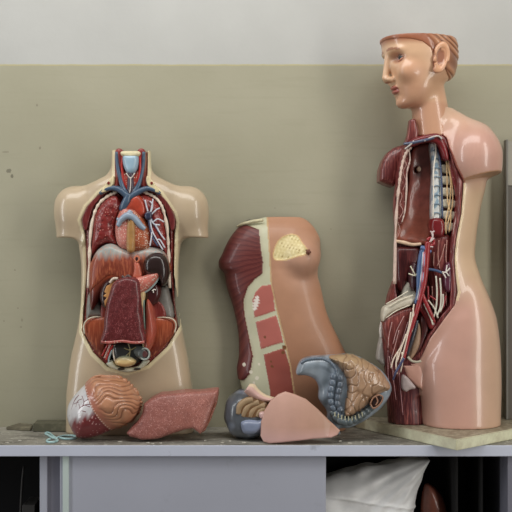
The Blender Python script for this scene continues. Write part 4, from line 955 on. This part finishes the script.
pillow('blue_lobe', [(240, 422), (247, 418.5), (258, 419), (264, 417), (267, 424), (262, 431), (252, 434.5), (243, 432.5)], .030, .07, t6, c(128, 138, 162), M['gloss'], r=.012, bulge=.006, yref=.04)
pillow('pink_nub', [(259, 412), (264, 410.5), (267, 414), (265, 418), (260, 417.5)], .026, .05, t6, c(206, 170, 164), M['gloss'], r=.006, bulge=.003, yref=.04, h=.0012)

# ================================================================== SMALL CURVED CHIP and PINK PLATE
t7 = thing('cover_fragment', 'small curled pink cover piece with a cream edge on the grey organ', 'anatomical model part', (U(258, .08), .08, V(400, .08)))
def curl(name, A, B, th, parent, col, edgecol, mat):
    n = len(A); m_ = 7; vs = []; cc = []
    ys0, ys1 = .055, .09
    for layer in (0, 1):
        for i in range(n):
            for j in range(m_):
                t = j / (m_ - 1)
                px = A[i][0] + (B[i][0] - A[i][0]) * t; py = A[i][1] + (B[i][1] - A[i][1]) * t
                y = .042 - .012 * math.sin(t * PI) + layer * th - .008 * t + .006 * (i / (n - 1))
                vs.append((U(px, .035), y, V(py, .035) - layer * th * .5)); cc.append(edgecol if j <= 1 or layer else col)
    N = n * m_; fs = []
    for i in range(n - 1):
        for j in range(m_ - 1):
            a = i * m_ + j; q = [a, a + 1, a + m_ + 1, a + m_]
            fs.append(q); fs.append([N + k for k in q[::-1]])
    bd = [(i, 0) for i in range(n)] + [(n - 1, j) for j in range(1, m_)] + [(i, m_ - 1) for i in range(n - 2, -1, -1)] + [(0, j) for j in range(m_ - 2, 0, -1)]
    for (a, b_) in zip(bd, bd[1:] + bd[:1]):
        p = a[0] * m_ + a[1]; q = b_[0] * m_ + b_[1]; fs.append([p, p + N, q + N, q])
    o = mk(name, vs, fs, mat, parent, np.array(cc))
    bm = bmesh.new(); bm.from_mesh(o.data); bmesh.ops.recalc_face_normals(bm, faces=bm.faces[:]); bm.to_mesh(o.data); bm.free()
    return o
A = catmull([(249.5, 384), (254.5, 384.5), (258, 389), (263, 393.5), (269, 396.5), (275, 398)], 3); B = catmull([(244, 391.5), (248.5, 395), (253, 398), (260, 401), (267, 402), (273, 401.5)], 3)
curl('curled_shell', A, B, .004, t7, c(206, 166, 156), c(222, 200, 168), M['skin_matte'])
t8 = thing('cover_plate', 'smooth pink three-cornered cover plate propped before the grey organ', 'anatomical model part', (U(298, .05), .05, TOP))
plP = [(260.5, 436), (261, 422), (264.5, 411), (270, 402), (278, 395), (285.5, 392), (295, 394.5), (306, 399), (318, 409), (330, 421), (340, 430), (337, 434.5), (331, 437), (312, 437.5), (290, 440), (269, 443), (263.5, 441.5)]
pillow('plate', plP, .010, .018, t8, None, M['skin_matte'], r=.0035, dome=.010, smooth=False, yref=.02, tilt=(-.05, .20), h=.0014,
       paint=lambda v, Yr: lerp(lerp(np.tile(c(192, 150, 134), (len(v), 1)), c(180, 138, 116), (topx(v, Yr)[0] - 285) / 40), c(206, 164, 156), (topx(v, Yr)[1] - 426) / 12))

# ================================================================== INTESTINE MODEL
t9 = thing('intestine_model', 'tan coiled intestines model framed by a blue-grey colon with curled tip', 'anatomical model part', (U(345, .06), .06, TOP))
YI = .05
intP = [(296, 374.5), (299, 363), (306, 357.8), (318, 356), (333, 355.2), (352, 354.4), (367, 360.5), (382, 370.5), (391, 384), (390, 394), (381, 407), (364, 420), (349, 427), (339, 428), (340, 433), (333, 433), (327, 422), (326.5, 411), (318.5, 399), (318.5, 388), (314.5, 379.5), (306, 375.5)]
def frame_paint(v, Yr):
    px, py = topx(v, Yr)
    col = lerp(np.tile(c(142, 154, 166), (len(v), 1)), c(104, 114, 122), (waves(v[:, 0], v[:, 1], v[:, 2], .03, 1) + .2) * .7)
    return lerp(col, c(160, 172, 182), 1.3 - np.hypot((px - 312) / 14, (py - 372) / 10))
pillow('colon_body', intP, .035, .080, t9, frame_paint and None, M['gloss'], r=.012, bulge=.018, paint=frame_paint, yref=YI, smooth=True, tilt=(-.05, .1))
def bead(pitch, amt): return lambda L: 1 - amt * (1 - abs(math.sin(PI * L / pitch)) ** .45)
GB = c(98, 110, 124)
tubes('colon_band', [[(a, b_, y, 1.9) for a, b_, y in [(300.5, 363, .006), (306, 359.8, .003), (314, 358.4, 0), (323, 358.6, -.003), (330, 362, -.006), (335, 368, -.008), (336, 373, -.008)]]], .020, 2, GB, t9, M['gloss'], k=12, ripple=bead(.0055, .35), n=14)
tubes('colon_band', [[(a, b_, y, 3.6) for a, b_, y in [(333.5, 373, -.009), (332.5, 382, -.010), (330.5, 392, -.010), (331, 402, -.009), (335, 411, -.007), (341, 417, -.005)]]], .020, 4, GB, t9, M['gloss'], k=14, ripple=bead(.0150, .45), n=18)
tubes('colon_band', [[(a, b_, y, 3.4) for a, b_, y in [(340.5, 375, -.014), (340.5, 384, -.014), (338.5, 394, -.014), (337.5, 404, -.013), (341, 411, -.011)]]], .020, 4, c(88, 98, 110), t9, M['gloss'], k=14, ripple=bead(.0150, .45), n=18)
tubes('colon_band', [[(a, b_, y, r_) for a, b_, y, r_ in [(331, 411, -.004, 2.6), (336, 418.5, -.007, 4.2), (344, 422, -.008, 4.8), (352, 420.8, -.007, 4.8), (361, 415.5, -.004, 4.6), (369, 409.5, 0, 4.2), (377, 403, .005, 3.6), (386, 394, .012, 2.4)]]], .018, 4, c(84, 94, 98), t9, M['gloss'], k=14, ripple=bead(.0120, .30), n=18)
for i in range(9):
    t = i / 8; a = 335 + t * 27; b_ = 413.5 + 5.2 * math.sin(t * PI * .9) - 1.5 * t
    tubes('colon_fold', [[(a, b_ - 1.2, .001), (a - .4 + t * 1.2, b_ + 3.2, 0)]], .0010, .55, c(176, 172, 140), t9)
coilP = [(329, 357.5), (340, 355), (353, 354.6), (367, 360.8), (381, 370.5), (390, 384), (389, 390), (380, 394), (370, 402), (360, 410), (350, 415.5), (344, 414), (344, 402), (346, 390), (344.5, 377), (338, 366)]
def coil_f(f, x, y, z, d):
    g = waves(x, y * .4, z, .022, 0) + .35 * waves(x, y * .4, z, .034, 4)
    h_ = np.clip(np.abs(g) / .5, 0, 1) ** .6
    return f + .0026 * (1 - h_)
def coil_paint(v, Yr):
    x, y, z = v.T
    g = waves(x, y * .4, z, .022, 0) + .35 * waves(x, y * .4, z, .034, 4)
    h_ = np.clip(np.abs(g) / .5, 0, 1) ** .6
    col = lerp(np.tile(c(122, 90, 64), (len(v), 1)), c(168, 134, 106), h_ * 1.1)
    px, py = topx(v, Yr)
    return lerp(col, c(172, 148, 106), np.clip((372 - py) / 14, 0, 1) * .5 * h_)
pillow('small_bowel', coilP, .012, .066, t9, None, M['gloss'], r=.016, bulge=.022, extra=coil_f, paint=coil_paint, yref=.03, h=.0013, tilt=(.05, .12))
pillow('bowel_opening', [(371, 403), (374, 398.5), (379, 396), (382.5, 398), (380, 403.5), (374, 407.5)], -.004, .02, t9, c(44, 24, 20), M['organ'], r=.004, yref=0, h=.0012)
tubes('opening_rim', [[(370.5, 404), (373.5, 398), (379, 395.2), (383.2, 397.5), (380.5, 404), (374, 408.5), (370.5, 404)], [(376.5, 397), (378, 401.5), (376, 405.5)]], -.005, .8, c(150, 108, 84), t9)

t9.location += Vector((.0018, .020, -.0027))
# ================================================================== SMALL THINGS ON THE WORKTOP
def slab_obj(name, outline, z0, z1, mat, label, cat, col=None, z1b=None):
    n = len(outline); vs = [(x, y, z0) for x, y in outline] + [(x, y, z1 if z1b is None else z1 + (z1b - z1) * (y - min(p[1] for p in outline)) / (max(p[1] for p in outline) - min(p[1] for p in outline))) for x, y in outline]
    bm = bmesh.new(); vv = [bm.verts.new(v) for v in vs]
    bm.faces.new(vv[:n][::-1]); bm.faces.new(vv[n:])
    for i in range(n): bm.faces.new([vv[i], vv[(i + 1) % n], vv[(i + 1) % n + n], vv[i + n]])
    bmesh.ops.recalc_face_normals(bm, faces=bm.faces[:])
    bmesh.ops.bevel(bm, geom=bm.edges[:], offset=.0012, segments=2, affect='EDGES'); bm.verts.index_update()
    vs = [tuple(v.co) for v in bm.verts]; fs = [[v.index for v in f.verts] for f in bm.faces]; bm.free()
    cx = sum(p[0] for p in outline) / n; cy = sum(p[1] for p in outline) / n
    o = mk(name, vs, fs, mat, None, None, smooth=False, loc=(cx, cy, z0)); return tag(o, label, cat)
FOLD = flat('dusty_folder', c(104, 98, 80), .8, .25, 30, dust=(c(132, 126, 104), 40, .5, .7))
FOLD2 = flat('grey_green_folder', c(92, 90, 72), .8, .2, 30, dust=(c(120, 114, 94), 40, .52, .7))
slab_obj('paper_folder', [(U(33, .165), .165), (U(70, .165), .165), (U(70, .2), .212), (U(36, .2), .212)], TOP + .0006, TOP + .020, FOLD2, 'dusty grey-green folder lying flat beside the open torso', 'folder', z1b=TOP + .022)
slab_obj('paper_sheet', [(U(6, .19), .19), (U(30, .17), .172), (U(31.5, .2), .215), (U(17, .2), .228)], TOP + .0004, TOP + .006, FOLD, 'flat dusty brown paper sheet on the worktop against the wall', 'paper', z1b=TOP + .012)
t10 = thing('looped_clip', 'small pale turquoise plastic clip with two loops near the skull cap', 'clip', (U(60, .04), .04, TOP))
TQ = c(168, 204, 206)
def ground_path(pp, r): 
    out = []
    for a, b_ in pp:
        Y = 420.4 / (b_ - 256) - D; out.append((U(a, Y), Y, TOP + .0026, r))
    return out
for nm, pp in (('loop', [(50, 440), (47, 441.3), (48, 443), (53, 443.2), (57.5, 441.8), (56, 440), (52, 438.5), (48, 436), (45.5, 434.6), (47, 433.6), (50, 434.4), (53, 437), (57, 439.5)]), ('loop', [(58, 438.4), (63, 437), (70, 436.6), (75, 437.2), (76, 438.6), (72, 439.8), (65, 439.8), (60, 439)])):
    v, f = tube_geo(ground_path(pp, .0027), 6, 8); mk(nm, v, f, M['gloss'], t10, TQ)
FL = pmat('paint_flake', .7, 0, .1, 60)
first = None
for i in range(16):
    a, b_, s = [(64, 444, .010), (69, 443.5, .006), (8, 443, .006), (20, 441, .005), (36, 442.5, .004), (120, 442, .006), (147, 443.3, .008), (152, 444, .006), (160, 443.6, .007), (205, 441, .004), (222, 443, .005), (230, 441.5, .004), (244, 443, .006), (350, 443.5, .006), (340, 441.5, .005), (362, 442.5, .004)][i]
    Y = max(.004, 420.4 / (b_ - 256) - D)
    n = 7; an = sorted(random.uniform(0, 2 * PI) for _ in range(n)); rad = [s * random.uniform(.5, 1) for _ in range(n)]
    x0 = U(a, Y)
    lo = [(x0 + r * math.cos(w_), max(.003, Y + .5 * r * math.sin(w_)), TOP + .0003) for r, w_ in zip(rad, an)]
    hi = [(x, y, z + .0012 + .001 * random.random()) for x, y, z in lo]
    fs = [list(range(n))[::-1], list(range(n, 2 * n))] + [[j, (j + 1) % n, (j + 1) % n + n, j + n] for j in range(n)]
    o = mk('paint_flake', lo + hi, fs, FL, None, c(196, 192, 180), smooth=False, loc=(x0, Y, TOP))
    tag(o, 'tiny off-white paint flake lying on the dusty worktop', 'flake', 'paint flakes on the worktop')

# ================================================================== INSIDE THE CABINET
YBg = .05
SH = .5500
m, nt, b = new_mat('cloudy_plastic'); oc = coords(nt)
at = nt.nodes.new('ShaderNodeAttribute'); at.attribute_name = 'Col'
nt.links.new(mix(nt, 1.0, at.outputs['Color'], ramp(nt, noise(nt, oc, 18, 5), [(.3, (.82,) * 3), (.7, (1.05,) * 3)]), 'MULTIPLY'), b.inputs['Base Color'])
b.inputs['Roughness'].default_value = .35; b.inputs['Subsurface Weight'].default_value = .1; b.inputs['Subsurface Radius'].default_value = (.01, .01, .01)
bagP = [(300, 497), (318, 488), (340, 480), (365, 474), (390, 469.5), (412, 466), (433, 465), (434.5, 467.5), (428, 478), (423, 491), (418, 505), (415, 528), (411, 537.5), (300, 537.5)]
def bag_f(f, x, y, z, d):
    px, py = 256 + x / S(YBg), 256 + (ZC - z) / S(YBg)
    an_ = np.arctan2(py - 462, 440 - px)
    w = .0020 * np.sin(an_ * 34 + 1.5 * np.sin(px * .05)) * np.clip((440 - px) / 60, 0, 1) + .0012 * np.sin(px * .13 - py * .12 + 2 * np.sin(py * .07)) + .0010 * waves(x, y, z, .045, 2)
    seam = .003 * np.exp(-((py - 499 - .15 * (px - 336)) / 1.6) ** 2)
    return f + w - seam
t11 = pillow('plastic_bag', bagP, .076, .178, None, c(236, 238, 234), m, r=.035, bulge=.010, extra=bag_f, yref=.055, h=.0022, smooth=True, tilt=(0, .22))
tag(t11, 'crumpled cloudy white plastic bag stuffed on the cabinet shelf', 'bag')
o = pillow('model_piece', [(429, 490), (437, 491), (445, 500), (450, 514), (451.5, 530), (450, 540.5), (437, 541), (426, 540.5), (424.5, 525), (425.5, 505)], .10, .17, None, c(120, 68, 54), M['organ'], r=.03, yref=.085, h=.0022)
tag(o, 'rounded brown model piece in the cabinet behind the plastic bag', 'model piece')
o = boxes('storage_box', [(U(22, .1), U(35, .1), .1, .18, SH, V(505, .1))], flat('dark_box', c(70, 68, 66), .7, .2), bevel=.002, loc=(U(28, .1), .14, SH)); tag(o, 'small dark box on the shelf inside the open cabinet bay', 'box')
v, f = tube_geo([(U(19.5, .12), .12, SH + .004, .003), (U(22, .13), .13, V(485, .13), .003), (U(24, .14), .14, V(466, .14), .003)], 4, 10)
o = mk('thin_rod', v, f, flat('dark_rod', c(64, 62, 60), .6), None, None, loc=(U(20, .12), .12, SH)); tag(o, 'thin dark rod leaning upright inside the open cabinet bay', 'rod')

# ================================================================== CAMERA AND LIGHT
cam = bpy.data.cameras.new('camera'); co = bpy.data.objects.new('camera', cam); COL.objects.link(co)
co.location = (0, -D, ZC); co.rotation_euler = (PI / 2, 0, 0); cam.sensor_width = 36; cam.lens = 36 * F / 512; cam.clip_start = .05
bpy.context.scene.camera = co
def area(name, loc, target, sx, sy, power, col):
    l = bpy.data.lights.new(name, 'AREA'); l.shape = 'RECTANGLE'; l.size = sx; l.size_y = sy; l.energy = power; l.color = col
    o = bpy.data.objects.new(name, l); COL.objects.link(o); o.location = loc
    o.rotation_euler = (Vector(target) - Vector(loc)).to_track_quat('-Z', 'Y').to_euler(); return o
area('window_light', (-2.3, -1.0, 1.55), (0, .1, 1.2), .40, 2.5, 21, (.98, .99, 1))
area('window_light', (1.9, -1.6, 1.6), (.1, .1, 1.15), .50, 2.5, 27, (1, .965, .90))
area('ceiling_bounce_fill', (-.2, -.75, 2.6), (0, .1, 1.45), 2.2, .6, 20, (1, .985, .95))  # unseen bounce fill, added so the wall grows darker towards the worktop
wd = bpy.data.worlds.new('room_ambient'); bpy.context.scene.world = wd; wd.use_nodes = True
bg = wd.node_tree.nodes['Background']; bg.inputs[0].default_value = (.95, .98, 1, 1); bg.inputs[1].default_value = .10
vs_ = bpy.context.scene.view_settings; vs_.view_transform = 'Standard'; vs_.look = 'None'; vs_.exposure = 0; vs_.gamma = 1
